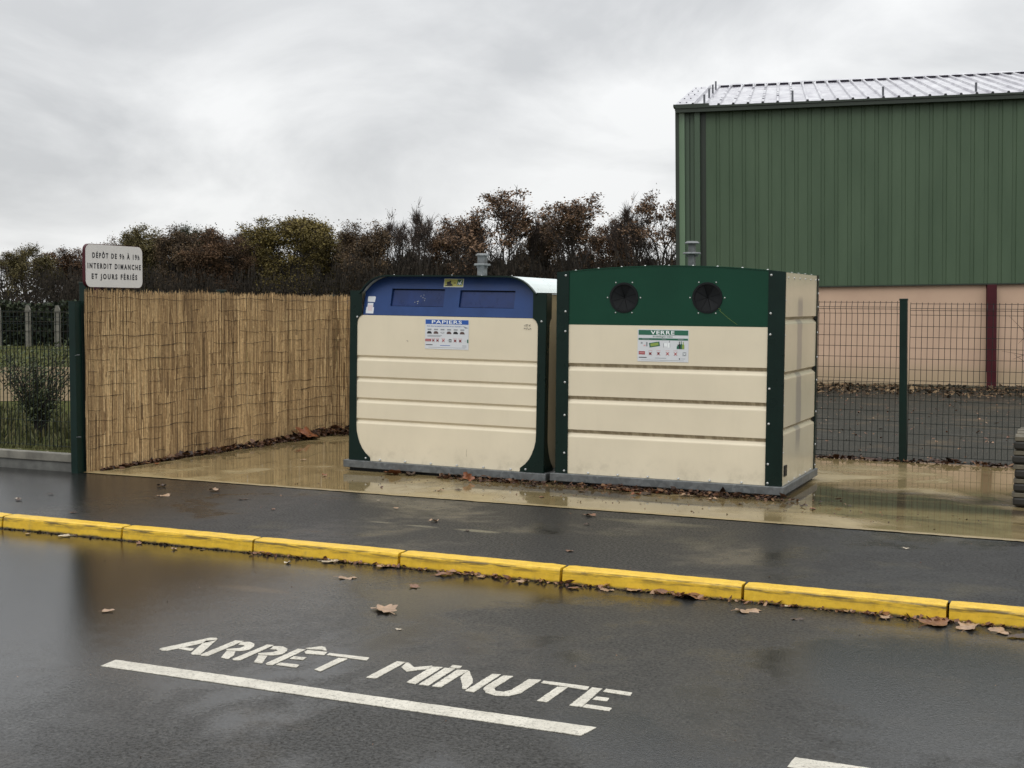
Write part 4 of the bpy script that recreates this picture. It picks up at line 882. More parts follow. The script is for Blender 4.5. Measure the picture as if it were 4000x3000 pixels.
# roof deck with trapezoid ribs
def roofz(y): return 5.035 + (y + 0.02) * SL
Y0, Y1 = -0.12, 6.0; XR = 0.347
mb = MB(); xs = [(XR - 0.02, 0)]; x = XR + 0.207 - 0.04; ribs = []
while x < LH:
    xs += [(x - 0.012, 0), (x, 0.042), (x + 0.034, 0.042), (x + 0.046, 0)]; ribs.append(x + 0.017); x += 0.2605
xs.append((LH, 0)); vs = []
for a, b in xs:
    for y in (Y0, Y1): vs.append((a, y, roofz(y) + b))
mb.add(vs, [(2 * i, 2 * i + 2, 2 * i + 3, 2 * i + 1) for i in range(len(xs) - 1)])
for i in range(len(ribs)): 
    a = ribs[i]; mb.prism([(a - 0.03, 0.0), (a + 0.03, 0.0), (a + 0.017, 0.044), (a - 0.017, 0.044)], lambda p, q, d: (p, Y0 - 0.004 + d, roofz(Y0) + q), 0, 0.03, 1)
rf = mb.build('roof', ['roof', 'ink'], H)
mb = MB(); mb.add([(XR - 0.02, 6.0, roofz(6) - 0.01), (LH, 6.0, roofz(6) - 0.01), (LH, DH + 0.1, roofz(0)), (XR - 0.02, DH + 0.1, roofz(0))], [(0, 1, 2, 3)]); mb.build('rear_slope', 'roof', rf)
mb = MB()
for i in range(len(ribs) - 1): mb.box(ribs[i] + 0.035, ribs[i + 1] - 0.035, 5.86, 5.93, roofz(5.9) - 0.01, roofz(5.9) + 0.045)
mb.build('ridge_closure', 'roofdark', rf)
mb = MB(); mb.add([(XR, 5.82, roofz(5.82) + 0.05), (LH, 5.82, roofz(5.82) + 0.05), (LH, 6.02, roofz(6.0) + 0.07), (XR, 6.02, roofz(6.0) + 0.07)], [(0, 1, 2, 3)]); mb.build('ridge_cap', 'roof', rf)
# wide smooth verge flashing on the left edge
mb = MB(); vs = []
for y in (Y0, 2, 4, 6.0): vs += [(-0.02, y, roofz(y) + 0.03), (XR - 0.055, y, roofz(y) + 0.03), (XR - 0.03, y, roofz(y) + 0.07), (XR - 0.0, y, roofz(y) + 0.07), (XR, y, roofz(y))]
mb.add(vs, [(5 * i + k, 5 * i + k + 1, 5 * i + k + 6, 5 * i + k + 5) for i in range(3) for k in range(4)]); sc_ = mb
for y in (0.6, 1.8, 3.0, 4.2, 5.4):
    for x in (0.05, 0.17): sc_.lathe([(0.014, 0.0), (0.014, 0.014)], (x, y, roofz(y) + 0.03), 6, 1)
sc_.build('verge_flashing', ['roof', 'roofdark'], rf)
def rpost(x, y, h): mb = MB(); mb.box(x - 0.018, x + 0.018, y - 0.018, y + 0.018, roofz(y), roofz(y) + h); mb.build('roof_post', 'roofpost', H)
for k in range(7): rpost(ribs[0] + 0.2605 * 6 * k, 0.0, 0.20)
for y in (1.6, 3.0, 4.3): rpost(ribs[0] + 0.005, y, 0.22)
mb = MB()
for k in range(46):
    x = ribs[random.choice([1, 2, 3, 4, 5, 6])]; y = random.uniform(0.5, 5.5); mb.box(x - 0.02, x + 0.02, y, y + 0.03, roofz(y) + 0.042, roofz(y) + 0.048)
mb.build('rib_screws', 'roofdark', rf)
# pink wall, plinth, steel columns
mb = MB(); mb.box(0.05, LH, 0.06, 0.099, -0.3, 1.90); mb.build('lower_wall', 'pink', H)
mb = MB(); mb.box(0.04, LH, 0.0, 0.058, -0.5, 0.045 + 0.0); o = mb.build('plinth', 'plinth', H)
o.rotation_euler = (0, 0.0175, 0)
for x in (0.55, 5.42, 10.29):
    mb = MB(); mb.box(x, x + 0.16, -0.085, -0.07, -0.3, 1.727); mb.box(x, x + 0.16, 0.04, 0.056, 0.2, 1.727); mb.box(x + 0.074, x + 0.086, -0.0699, 0.0399, -0.3, 1.727); mb.build('steel_column', 'darkred', H)

# ------------------------------------------------------------------ pallets at the right edge
PU, PNn = 5.095, 3.45
plab = ['bottom pallet of the dark mossy stack at the right edge, standing on the wet slab', 'second pallet from the bottom in the mossy stack at the right edge', 'middle pallet of the mossy stack at the right edge',
        'fourth pallet from the bottom in the mossy stack at the right edge', 'top pallet of the mossy stack at the right edge, pale grey boards on it']
random.seed(14)
pp = None
for k in range(5):
    r = empty('pallet', K(PU + random.uniform(-0.008, 0.008), PNn + random.uniform(-0.01, 0.01), 0.012 + 0.101 * k), (0, 0, KT), label=plab[k], cat='pallet', group='stack of wooden pallets')
    for y in (0.0, 0.36, 0.72):
        bl = MB(); bl.box(0.0 + random.uniform(-0.01, 0.008), 1.2, y, y + 0.10, 0.0, 0.063); bl.build('bearer', 'wooddark', r, bevel=0.016)
    for q in range(6):
        bd = MB(); y = q * 0.146; e = random.uniform(-0.015, 0.012); bd.box(e + 0.004, 1.2, y - 0.002, y + 0.098, 0.0635, 0.092 + random.uniform(0, 0.004)); bd.build('deck_board', 'woodgrey', r, bevel=0.004)

# ------------------------------------------------------------------ leaves
def leaf_mesh(name, lobes, seed, curl):
    random.seed(seed); n = 30; out_ = []; curl *= 0.5
    for k in range(n):
        t = 2 * PI * k / n; r = 0.34 + 0.16 * abs(math.cos(lobes * t / 2)) ** 1.5 * (0.75 + 0.5 * random.random())
        r *= 1.0 - 0.25 * (math.sin(t) > 0.9); out_.append((r * math.cos(t), r * math.sin(t) * 0.8))
    def zf(x, y): return curl * (1.4 * y * y + 0.35 * x * x) + 0.10 * curl * math.sin(9 * x + seed) + 0.02
    mb = MB(); vs = [(0, 0, zf(0, 0))] + [(a * 0.55, b * 0.55, zf(a * 0.55, b * 0.55)) for a, b in out_] + [(a, b, zf(a, b) + random.uniform(0, 0.03)) for a, b in out_]
    fs = [(0, 1 + k, 1 + (k + 1) % n) for k in range(n)] + [(1 + k, 1 + n + k, 1 + n + (k + 1) % n, 1 + (k + 1) % n) for k in range(n)]
    mb.add(vs, fs, 0, 0.5); mb.tube([(-0.3, 0, zf(-0.3, 0)), (-0.55, 0.03, 0.04), (-0.7, 0.0, 0.02)], 0.012, 3, t=0.2)
    mb.t = [min(1, max(0, 0.5 + random.uniform(-0.12, 0.12))) for _ in mb.t]
    return mb
LM = []
def leafmat(nm, c, r=0.4):
    M = Mat(nm); f = M.noise(5, 5, 0.6); M.set('Base Color', M.ramp(f, (0.3, tuple(x * 0.55 for x in c)), (0.7, c))).set('Roughness', r).set('Specular IOR Level', 0.4); return M.m
LMATS = [leafmat('leaf_tan', (0.36, 0.235, 0.145)), leafmat('leaf_brown', (0.20, 0.095, 0.05)), leafmat('leaf_rust', (0.24, 0.085, 0.035)), leafmat('leaf_dark', (0.06, 0.035, 0.022)), leafmat('leaf_pale', (0.52, 0.44, 0.33))]
MNAME = ['tan', 'brown', 'rust-coloured', 'blackish', 'pale']
protos = {}
for a, (lb, sd_, cu_) in enumerate([(5, 1, 0.9), (7, 2, 0.5), (5, 3, 1.6), (3, 5, 0.35), (5, 8, -0.7)]):
    for b_, lm in enumerate(LMATS):
        pass
    o = leaf_mesh('leaf', lb, sd_, cu_); LM.append(o)
def leaf_obj(shape, mat, loc, rz, size, tilt, label, group, cat='leaf'):
    key = (shape, mat)
    if key not in protos:
        o = LM[shape].build('fallen_leaf', LMATS[mat]); protos[key] = o
    else: o = protos[key].copy(); C.objects.link(o)
    o.location = loc; o.rotation_euler = (tilt[0], tilt[1], rz); o.scale = (size, size, size); o.name = 'fallen_leaf'
    tag(o, label, cat, group); return o
ROADL = [(-1.294, 7.579, 0.06), (-1.057, 7.629, 0.13), (-0.898, 7.176, 0.13), (-0.513, 6.961, 0.1), (-0.616, 6.414, 0.2), (-0.518, 6.036, 0.04), (0.512, 6.913, 0.1), (0.653, 6.906, 0.15), (0.926, 6.748, 0.24), (1.406, 6.573, 0.1), (1.176, 6.445, 0.17), (1.382, 6.287, 0.08), (-1.963, 6.356, 0.08), (-2.053, 7.987, 0.06), (-1.879, 7.978, 0.05), (-3.131, 8.485, 0.06), (-2.866, 8.409, 0.1), (1.812, 6.328, 0.1), (2.023, 6.213, 0.22), (2.15, 6.135, 0.18), (2.278, 6.068, 0.16), (2.322, 5.958, 0.12), (-0.712, 7.49, 0.16), (-0.369, 7.268, 0.14), (0.067, 7.097, 0.1), (-0.162, 7.224, 0.08), (0.337, 6.942, 0.08), (-2.321, 8.165, 0.07)]
SIDEL = [(-3.544, 9.434, 0.08), (-3.576, 9.501, 0.05), (-2.972, 8.885, 0.06), (-2.716, 10.204, 0.1), (-2.249, 9.969, 0.12), (-1.953, 9.551, 0.1), (-2.568, 9.71, 0.13), (-0.506, 8.62, 0.08), (0.537, 8.893, 0.12), (0.494, 8.531, 0.06), (0.342, 7.602, 0.07), (-0.803, 9.162, 0.06), (2.342, 7.761, 0.05), (-3.411, 9.719, 0.06), (-1.649, 9.084, 0.05), (-0.275, 8.272, 0.05)]
CONCL = [(-2.055, 12.682, 0.1), (-1.891, 11.932, 0.08), (-1.552, 10.876, 0.07), (-1.536, 10.818, 0.05), (-3.131, 11.585, 0.08), (-0.848, 10.942, 0.16), (-0.241, 10.596, 0.1), (-0.017, 10.524, 0.14), (-0.406, 10.056, 0.08), (-0.545, 9.999, 0.07), (0.166, 10.343, 0.12), (0.225, 9.719, 0.07), (0.551, 10.051, 0.1), (0.742, 10.239, 0.14), (0.872, 10.065, 0.12), (1.017, 9.923, 0.15), (1.131, 10.003, 0.12), (1.304, 9.84, 0.1), (1.485, 9.659, 0.1), (1.652, 9.441, 0.06), (2.082, 9.35, 0.08), (2.124, 9.245, 0.08), (0.808, 10.164, 0.13), (0.942, 9.871, 0.1)]
random.seed(77)
for lst, z, grp, where in ((ROADL, ROAD_Z + 0.003, 'fallen leaves on the wet road', 'lying on the wet road'), (SIDEL, 0.001, 'fallen leaves on the pavement', 'lying on the dark pavement behind the yellow kerb'), (CONCL, 0.006, 'fallen leaves on the concrete slab', 'lying on the wet concrete slab')):
    for i, (x, y, s_) in enumerate(lst):
        n_ = -sk_ * (x - KX) + ck * (y - KY)
        mt = random.choice([0, 0, 4, 1, 3] if lst is not CONCL else [1, 2, 2, 3, 0]); w_ = where
        if lst is ROADL and n_ > -0.32: w_ = 'lying in the gutter against the yellow kerb'
        if lst is CONCL and n_ > 2.75 and -0.4 < (ck * (x - KX) + sk_ * (y - KY)) < 3.5: w_ = 'lying on the slab in front of the containers'
        if lst is ROADL and i in (2, 4, 10): mt = 0
        sz = s_ * 0.85; sname = 'large' if s_ > 0.145 else ('small' if s_ < 0.085 else 'curled')
        leaf_obj(random.randrange(5), mt, (x, y, z), random.uniform(0, 6.28), sz, (random.uniform(-0.07, 0.07), random.uniform(-0.07, 0.07)), '%s %s dead leaf %s' % (sname, MNAME[mt], w_), grp)
# upright orange leaf and the big one in the reed corner
leaf_obj(0, 2, K(-1.93, 5.15, 0.05), 1.0, 0.34, (0.5, 0.2), 'large orange-brown dead leaf on the litter at the far end of the reed screen', 'fallen leaves on the concrete slab')
leaf_obj(2, 2, K(1.02, 2.92, 0.04), 0.4, 0.11, (1.1, 0.3), 'rust-coloured leaf standing upright against the base of the paper container', 'fallen leaves on the concrete slab')
leaf_obj(0, 4, (-0.96, 9.52, 0.001), 0.3, 0.03, (0, 0), 'tiny pale scrap on the dark pavement', 'fallen leaves on the pavement')
leaf_obj(4, 2, (-1.0, 10.98, 0.02), 2.2, 0.20, (0.3, 0.2), 'flat rust-coloured leaf tucked under the front of the paper container', 'fallen leaves on the concrete slab')
# litter: countless crumbs of leaf
def litter(name, pts_fn, n, smin, smax, mat, label, cat, zfun):
    mb = MB()
    for _ in range(n):
        x, y, z = pts_fn(); s_ = random.uniform(smin, smax) * (1.8 if random.random() < 0.06 else 1); R = Matrix.Rotation(random.uniform(0, 6.28), 3, 'Z') @ Matrix.Rotation(random.gauss(0, 0.5), 3, 'X') @ Matrix.Rotation(random.gauss(0, 0.4), 3, 'Y')
        k_ = random.choice((4, 5, 6)); P = [Vector((math.cos(2 * PI * q / k_) * s_ * random.uniform(0.35, 1), math.sin(2 * PI * q / k_) * s_ * 0.7 * random.uniform(0.35, 1), 0)) for q in range(k_)]
        P.append(Vector((0, 0, s_ * random.uniform(-0.3, 0.3)))); vs = [R @ p + Vector((x, y, z + s_ * 0.28)) for p in P]
        mb.add(vs, [(q, (q + 1) % k_, k_) for q in range(k_)], 0, random.random() ** 1.3)
    o = mb.build(name, mat); tag(o, label, cat, kind='stuff'); return o
def reedbase():
    f = random.random() ** 0.75; n = 2.15 + f * 3.9; wd = 0.03 + 0.17 * f ** 1.6 * (0.7 + 0.3 * math.sin(n * 9))
    return K(-2.06 + abs(random.gauss(0, 1)) * wd * 0.6, n, random.random() ** 1.5 * (0.01 + 0.075 * f ** 2) )
random.seed(41)
litter('leaf_litter', reedbase, 2600, 0.012, 0.045, 'litter', 'drift of wet brown leaves along the foot of the reed screen', 'leaf litter', None)
litter('leaf_litter', lambda: K(-2.0 + random.random() * 1.9, 5.72 + random.random() ** 0.6 * 0.26, random.random() ** 2 * 0.07), 900, 0.015, 0.05, 'litter', 'leaf litter behind the paper container by the back fence', 'leaf litter', None)
def backfence():
    u = random.uniform(2.9, 5.4); m_ = max(0.1, math.sin(u * 3.1) * 0.5 + math.sin(u * 7.3 + 1) * 0.4 + 0.5)
    return K(u, 5.985 + random.gauss(0, 0.02), random.random() * 0.03 * m_)
litter('leaf_litter', backfence, 520, 0.015, 0.045, 'litter', 'line of rusty leaves along the foot of the back fence, right of the glass container', 'leaf litter', None)
def binfront():
    u = random.choice([random.uniform(0.7, 1.6), random.gauss(2.5, 0.45), random.gauss(2.9, 0.4), random.uniform(1.6, 3.6)])
    return K(u, 3.075 - abs(random.gauss(0, 0.055)), random.random() ** 2 * 0.028)
litter('leaf_litter', binfront, 1000, 0.008, 0.032, 'litter', 'crumbled leaves along the steel base of the containers', 'leaf litter', None)
litter('leaf_litter', lambda: K(random.uniform(-0.2, 5), random.uniform(2.2, 2.95), 0.0), 240, 0.004, 0.014, 'litter', 'small scattered leaf crumbs on the slab in front of the containers', 'leaf litter', None)
litter('gutter_debris', lambda: K(random.uniform(-3.5, 6), -0.008 - abs(random.gauss(0, 0.013)), ROAD_Z - 0.002), 2800, 0.004, 0.016, 'crumbs', 'black grime and leaf crumbs in the gutter under the yellow kerb', 'gutter debris', None)
litter('gutter_debris', lambda: K(random.uniform(1.0, 6), -0.015 - abs(random.gauss(0, 0.02)), ROAD_Z + random.random() * 0.01), 420, 0.008, 0.028, 'leaf', 'brown leaf shreds in the gutter at the right end of the yellow kerb', 'gutter debris', None)
litter('grit', lambda: K(random.uniform(-3, 6), random.uniform(-5.5, 2.0), 0.0) if False else ((lambda a, b: K(a, b, (ROAD_Z if b < 0 else -0.003)))(random.uniform(-3, 6), random.choice((random.uniform(-5.5, -0.1), random.uniform(0.15, 1.95))))), 420, 0.0025, 0.006, 'leaf', 'tiny grit and leaf specks scattered on the asphalt', 'grit', None)
def hallbase():
    s_ = random.uniform(0, 13); d = random.random() ** 1.5 * 2.5 + 0.02
    return (hx + s_ * math.cos(TH) + d * math.sin(TH), hy + s_ * math.sin(TH) - d * math.cos(TH), random.random() * 0.05)
litter('leaf_litter', hallbase, 5200, 0.018, 0.065, 'litter2', 'band of fallen leaves along the foot of the hall', 'leaf litter', None)
litter('yard_grit', lambda: (random.uniform(1.5, 9), random.uniform(12.5, 22), -0.004), 900, 0.008, 0.03, 'leaf', 'scattered leaves and grit on the yard in front of the hall', 'grit', None)
litter('pebbles', lambda: K(random.uniform(-8, -2.2), 2.12 + abs(random.gauss(0, 0.10)), 0.10 - 0.0), 1500, 0.008, 0.026, LMATS[4], 'pale pebbles along the top of the low wall', 'pebbles', None)

# soil behind the wall
mb = MB(); vs = []; 
for i in range(41):
    u = -9 + i * 6.78 / 40
    for n, z in ((2.115, 0.115), (2.35, 0.11), (2.9, 0.05), (4.0, -0.02)): vs.append((u, n, z + random.uniform(-0.008, 0.008)))
mb.add(vs, [(4 * i + k, 4 * i + 4 + k, 4 * i + 5 + k, 4 * i + k + 1) for i in range(40) for k in range(3)]); o = kobj(mb.build('soil_bank', 'lawn')); tag(o, kind='structure')
# grass
def grass(name, fn, n, hmin, hmax, w, label):
    mb = MB()
    for _ in range(n):
        x, y, z = fn(); h = random.uniform(hmin, hmax); a = random.uniform(0, PI); l = random.gauss(0, 0.3) * h; q = random.gauss(0, 0.3) * h
        dx, dy = math.cos(a) * w, math.sin(a) * w; mb.add([(x - dx, y - dy, z), (x + dx, y + dy, z), (x + l, y + q, z + h)], [(0, 1, 2)], 0, random.random())
    tag(mb.build(name, 'grass'), label, 'grass', kind='stuff')
random.seed(51)
grass('grass', lambda: K(random.uniform(-8, -2.25), 2.16 + abs(random.gauss(0, 0.5)), 0.07), 9000, 0.02, 0.07, 0.004, 'short grass tufts behind the low wall at the left')
grass('grass', lambda: K(random.uniform(-26, -3), random.choice((random.uniform(3.2, 6.8), random.uniform(3.2, 6.8), random.uniform(16.5, 34))), -0.012), 16000, 0.05, 0.16, 0.02, 'rough grass beyond the left garden fence')

# ------------------------------------------------------------------ vegetation
def grow(mb, tips, p, d, L, r, depth, spread, maxd, up_=0.15, mi=0, n=4, jit=0.18):
    P = [p]; R = [r]; q = p.copy(); dd = d.copy(); k = 3 if depth < 2 else 2
    for i in range(k):
        dd = (dd + Vector((random.gauss(0, jit), random.gauss(0, jit), random.gauss(0, jit * 0.6) + up_ * 0.3))).normalized()
        q = q + dd * (L / k); P.append(q.copy()); R.append(r * (1 - 0.42 * (i + 1) / k))
    mb.tube(P, R, n if depth < 2 else 3, mi, cap=False)
    if depth >= maxd: tips.append((q, dd, depth)); return
    if depth >= 1: tips.append((P[len(P) // 2], dd, -1)); tips.append((q, dd, -1))
    nb = 3 if depth == 0 else random.choice((2, 3, 3))
    for b in range(nb):
        a = dd.orthogonal().normalized(); a.rotate(Matrix.Rotation(random.uniform(0, 6.28), 3, dd))
        nd = (dd + a * random.uniform(0.35, 1.0) * spread + Vector((0, 0, up_))).normalized()
        st = P[-1] if b else P[-1]
        if b == nb - 1 and depth > 0: st = P[len(P) // 2]
        grow(mb, tips, st.copy(), nd, L * random.uniform(0.62, 0.86), R[-1] * random.uniform(0.6, 0.85), depth + 1, spread, maxd, up_, mi, n, jit)
def tree_meshes(kind, seed):
    """unit tree about 10 m high, 6 m wide"""
    random.seed(seed); tr = MB(); tips = []; th = random.uniform(2.2, 3.2)
    inner = []
    tr.tube([(0, 0, -0.5), (0.05, 0, th * 0.5), (0.0, 0.1, th)], [0.26, 0.2, 0.17], 7, cap=False)
    nl = {'oak': 8, 'bare': 6}.get(kind, 7)
    for k in range(nl):
        a = 2 * PI * k / nl + random.uniform(-0.4, 0.4); e = random.uniform(0.7, 1.35) if k else 1.5
        d = Vector((math.cos(a) * math.cos(e), math.sin(a) * math.cos(e), math.sin(e)))
        grow(tr, tips, Vector((0, 0.1, th - random.uniform(0, 0.8))), d, random.uniform(1.9, 2.6), random.uniform(0.09, 0.14), 0, 0.75 if kind != 'bare' else 0.5, 3, 0.16 if kind != 'bare' else 0.28)
    if kind not in ('bare', 'oak'):
        for k in range(60):
            a = random.uniform(0, 6.28); rr = random.uniform(1.2, 2.7); tips.append((Vector((math.cos(a) * rr, math.sin(a) * rr, random.uniform(2.2, 5.0))), Vector((0, 0, 1)), 0))
    mx = sorted(t[0].z for t in tips)[int(len(tips) * 0.975)]; mw = sorted(math.hypot(t[0].x, t[0].y) for t in tips)[int(len(tips) * 0.93)]
    sz, sw = 9.6 / mx, 2.9 / mw
    tr.v = [(x * sw, y * sw, z * sz) for x, y, z in tr.v]; tips = [(Vector((t[0].x * sw, t[0].y * sw, t[0].z * sz)), t[1], t[2]) for t in tips]
    def clampv(p):
        q = Vector((p.x / 3.3, p.y / 3.3, (p.z - 5.4) / 4.5)); L = q.length
        L /= 1 + 0.14 * math.sin(q.x * 5 + q.y * 4 + seed) + 0.08 * math.sin(q.z * 9 + seed * 2)
        return p if L <= 1 or p.z < 3 else Vector((q.x / L * 3.3, q.y / L * 3.3, 5.4 + q.z / L * 4.5))
    tips = [(clampv(t[0]), t[1], t[2]) for t in tips]; tr.v = [tuple(clampv(Vector(v))) for v in tr.v]
    cr = MB()
    ntw = 7 if kind == 'bare' else 4
    for p, d, dep in tips:
        for k in range(ntw + 2 if dep > 0 else 2):
            dd = (d + Vector((random.gauss(0, 0.55), random.gauss(0, 0.55), random.gauss(0.15, 0.45)))).normalized(); L = random.uniform(0.4, 1.0) * (1.15 if kind == 'bare' else 0.8)
            q = p - d * random.uniform(0, 0.5); m_ = q + dd * L * 0.5 + Vector((random.gauss(0, 0.05),) * 3)
            tr.tube([q, m_, q + dd * L], [0.022, 0.015, 0.006], 3, 1, cap=False)
    dens = {'oak': 46, 'bare': 4, 'golden': 95, 'olive': 90, 'green': 95, 'russet': 88, 'brown': 76}[kind]
    for p, d, dep in tips:
        if dep < 0 and (kind in ('bare', 'oak') or random.random() < 0.35): continue
        if kind != 'bare' and random.random() < (0.22 if kind == 'oak' else 0.06): continue
        ct = random.uniform(0.1, 0.9); rad = random.uniform(0.26, 0.5) if kind == 'oak' else random.uniform(0.32, 0.68)
        for k in range(int(dens * random.uniform(0.5, 1.3))):
            g_ = Vector((random.gauss(0, rad * 0.62), random.gauss(0, rad * 0.62), random.gauss(0, rad * 0.5))); c_ = p + g_
            s_ = random.uniform(0.04, 0.105); a = Vector((random.gauss(0, 1), random.gauss(0, 1), random.gauss(0, 1))).normalized(); b = a.orthogonal().normalized(); c2 = a.cross(b)
            cr.add([c_ + b * s_, c_ + c2 * s_ * 0.8, c_ - b * s_ * 0.9, c_ - c2 * s_ * 0.7], [(0, 1, 2, 3)], 0, min(1, max(0, random.gauss(ct, 0.2))))
    return tr, cr
TREES = [
 ('oak', (-1.1, 148), 13.1, 9.5, 'wide rusty oak rising highest in the middle of the wood'),
 ('oak', (6.9, 145), 12.4, 9.3, 'open rusty oak with wide side branches, right of the middle of the wood'),
 ('oak', (16.6, 147), 13.3, 7.4, 'tall thin-leaved oak touching the corner of the green hall'),
 ('golden', (-25.1, 150), 11.2, 7.8, 'tall yellow-green tree standing above the wood right of the sign'),
 ('golden', (-21.6, 156), 9.7, 4.5, 'small yellowish tree on the right shoulder of the tall yellow-green tree'),
 ('olive', (-42.7, 155), 10.2, 5.7, 'olive-brown tree whose crown tops the wood just right of the sign'),
 ('olive', (-58.7, 160), 7.9, 5.3, 'round olive-brown tree near the left edge, left of the sign'),
 ('green', (-38.0, 158), 10.3, 4.2, 'slim dark green pointed tree between brown crowns above the reed screen'),
 ('russet', (-55.7, 165), 7.8, 6.1, 'small reddish-brown tree directly left of the sign'),
 ('russet', (-50.3, 165), 8.2, 4.8, 'reddish tree standing behind the white sign'),
 ('russet', (-33.8, 150), 9.5, 5.8, 'broad russet tree left of the tall yellow-green tree'),
 ('russet', (-6.1, 158), 11.2, 5.2, 'russet tree leaning out left of the highest oak'),
 ('russet', (12.1, 158), 11.3, 5.2, 'russet tree with a pale gap beside it, between the two right-hand oaks'),
 ('russet', (25.8, 158), 11.0, 6.7, 'russet tree hidden behind the green hall'),
 ('brown', (-46.4, 160), 8.9, 4.7, 'low brown tree touching the right edge of the sign'),
 ('brown', (-38.2, 150), 9.4, 5.2, 'brown tree in front of the slim dark green one'),
 ('brown', (-30.7, 156), 9.6, 4.5, 'brown tree just left of the tall yellow-green tree'),
 ('brown', (-20.3, 160), 9.2, 3.6, 'low brown tree right of the yellowish trees'),
 ('brown', (-16.6, 150), 10.2, 5.8, 'round-topped orange-brown tree above the left end of the paper container'),
 ('brown', (4.1, 156), 11.0, 4.5, 'brown tree between the highest oak and the open oak'),
 ('brown', (21.4, 155), 11.4, 6.0, 'brown tree behind the corner of the green hall'),
 ('bare', (-71.0, 185), 7.4, 5.5, 'pale bare tree at the far left edge'),
 ('bare', (-53.6, 170), 7.9, 4.9, 'thin bare tree just behind the left edge of the sign'),
 ('bare', (-33.6, 160), 10.0, 5.3, 'bare twiggy crown showing over the brown trees left of the yellow-green tree'),
 ('bare', (-14.1, 158), 11.1, 5.2, 'wide bare grey crown above the blue hood'),
 ('bare', (-10.1, 150), 11.9, 4.4, 'tall pale bare tree with forked branches left of the highest oak'),
 ('bare', (-8.6, 165), 10.8, 4.2, 'low bare tree between the forked bare tree and the highest oak'),
 ('bare', (2.3, 150), 11.1, 2.8, 'narrow bare trunk right of the highest oak'),
 ('bare', (14.5, 160), 10.7, 4.3, 'bare tree in the gap left of the oak by the hall'),
 ('bare', (13.6, 152), 12.7, 4.6, 'leaning bare tree with long side branches left of the oak by the hall')]
cache = {}; use = {}
for i, (kind, (x, y), h_, w_, lab) in enumerate(TREES):
    v = use.get(kind, 0); use[kind] = v + 1; var = v % (3 if kind == 'oak' else 2); key = (kind, var)
    if key not in cache:
        tr, cr = tree_meshes(kind, 100 + 7 * var + sum(map(ord, kind)))
        r = empty('tree'); a = tr.build('trunk', ['bark', 'twig'], r); c_ = cr.build('crown', 'f_' + kind, r); cache[key] = r
    else: r = copy_tree(cache[key])
    r.location = (x, y, -0.1); r.rotation_euler = (0, 0, 1.7 * i if not (v < 2) else 0.3 * i); f = 1.0
    r.scale = (w_ / 6.0 * 1.3, w_ / 6.0 * 1.3, h_ / (9.3 if kind == 'oak' else 9.7))
    tag(r, lab, 'tree', 'trees of the autumn wood')
# dense dark edge of the wood
random.seed(61)
mb = MB()
def mtop(x):
    xs = [(-85, 5.0), (-66, 4.6), (-60, 5.2), (-52, 5.8), (-46, 7.4), (-40, 8.3), (-30, 8.6), (-20, 8.4), (-15, 8.9), (-9, 8.7), (-4, 8.9), (4, 9.2), (10, 8.6), (14, 8.2), (20, 9.2), (60, 9.2)]
    for (a, b), (c_, d_) in zip(xs, xs[1:]):
        if a <= x <= c_: return b + (d_ - b) * (x - a) / (c_ - a)
    return 8
for _ in range(64000):
    x = random.uniform(-85, 45); y = 152 + random.random() * 22; t = mtop(x * 150 / y) * (y / 152) * (0.88 + 0.08 * math.sin(x * 0.9) + 0.05 * math.sin(x * 2.3)); z = random.random() ** 0.75 * t + random.gauss(0, 0.25)
    if x < -50 and random.random() < 0.6 and z > 2.4: continue
    s_ = random.uniform(0.07, 0.30) * (0.5 if z > t * 0.85 else 1)
    if y > 160 and z < t * 0.80 and x > -56: s_ *= 2.3
    a = random.uniform(0, 6.28); e = random.uniform(-0.7, 0.7)
    bx, by = Vector((math.cos(a), math.sin(a), e * 0.4)), Vector((e * 0.3, 0.1, 1)); st = random.choice((1, 1, 2.2, 4.5)); wd = 1 if st < 2 else 0.22
    c_ = Vector((x, y, z)); P = [c_ + bx * s_ * wd, c_ + by * s_ * st * 0.8, c_ - bx * s_ * wd, c_ - by * s_ * st * 0.7]
    mb.add(P, [(0, 1, 2, 3)], 0, random.random() ** 1.2)
def ftop(x):
    return 5.4 if x < -22 else (7.4 if x > -18 else 5.4 + (x + 22) * 0.5)
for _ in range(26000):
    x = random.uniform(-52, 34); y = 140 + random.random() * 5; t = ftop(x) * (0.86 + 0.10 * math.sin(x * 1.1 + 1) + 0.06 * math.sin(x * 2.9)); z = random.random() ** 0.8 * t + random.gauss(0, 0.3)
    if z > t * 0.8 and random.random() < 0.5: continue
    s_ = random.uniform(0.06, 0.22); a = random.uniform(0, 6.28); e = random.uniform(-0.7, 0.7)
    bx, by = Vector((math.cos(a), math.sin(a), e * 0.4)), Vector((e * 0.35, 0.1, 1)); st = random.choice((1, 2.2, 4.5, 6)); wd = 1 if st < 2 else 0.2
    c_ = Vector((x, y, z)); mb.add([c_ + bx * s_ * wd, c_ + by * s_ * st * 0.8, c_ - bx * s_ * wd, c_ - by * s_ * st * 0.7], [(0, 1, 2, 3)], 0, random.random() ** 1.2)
tag(mb.build('woodland', 'wood_mass'), 'dark mass of bare undergrowth and trunks filling the lower part of the wood', 'woodland', kind='stuff')
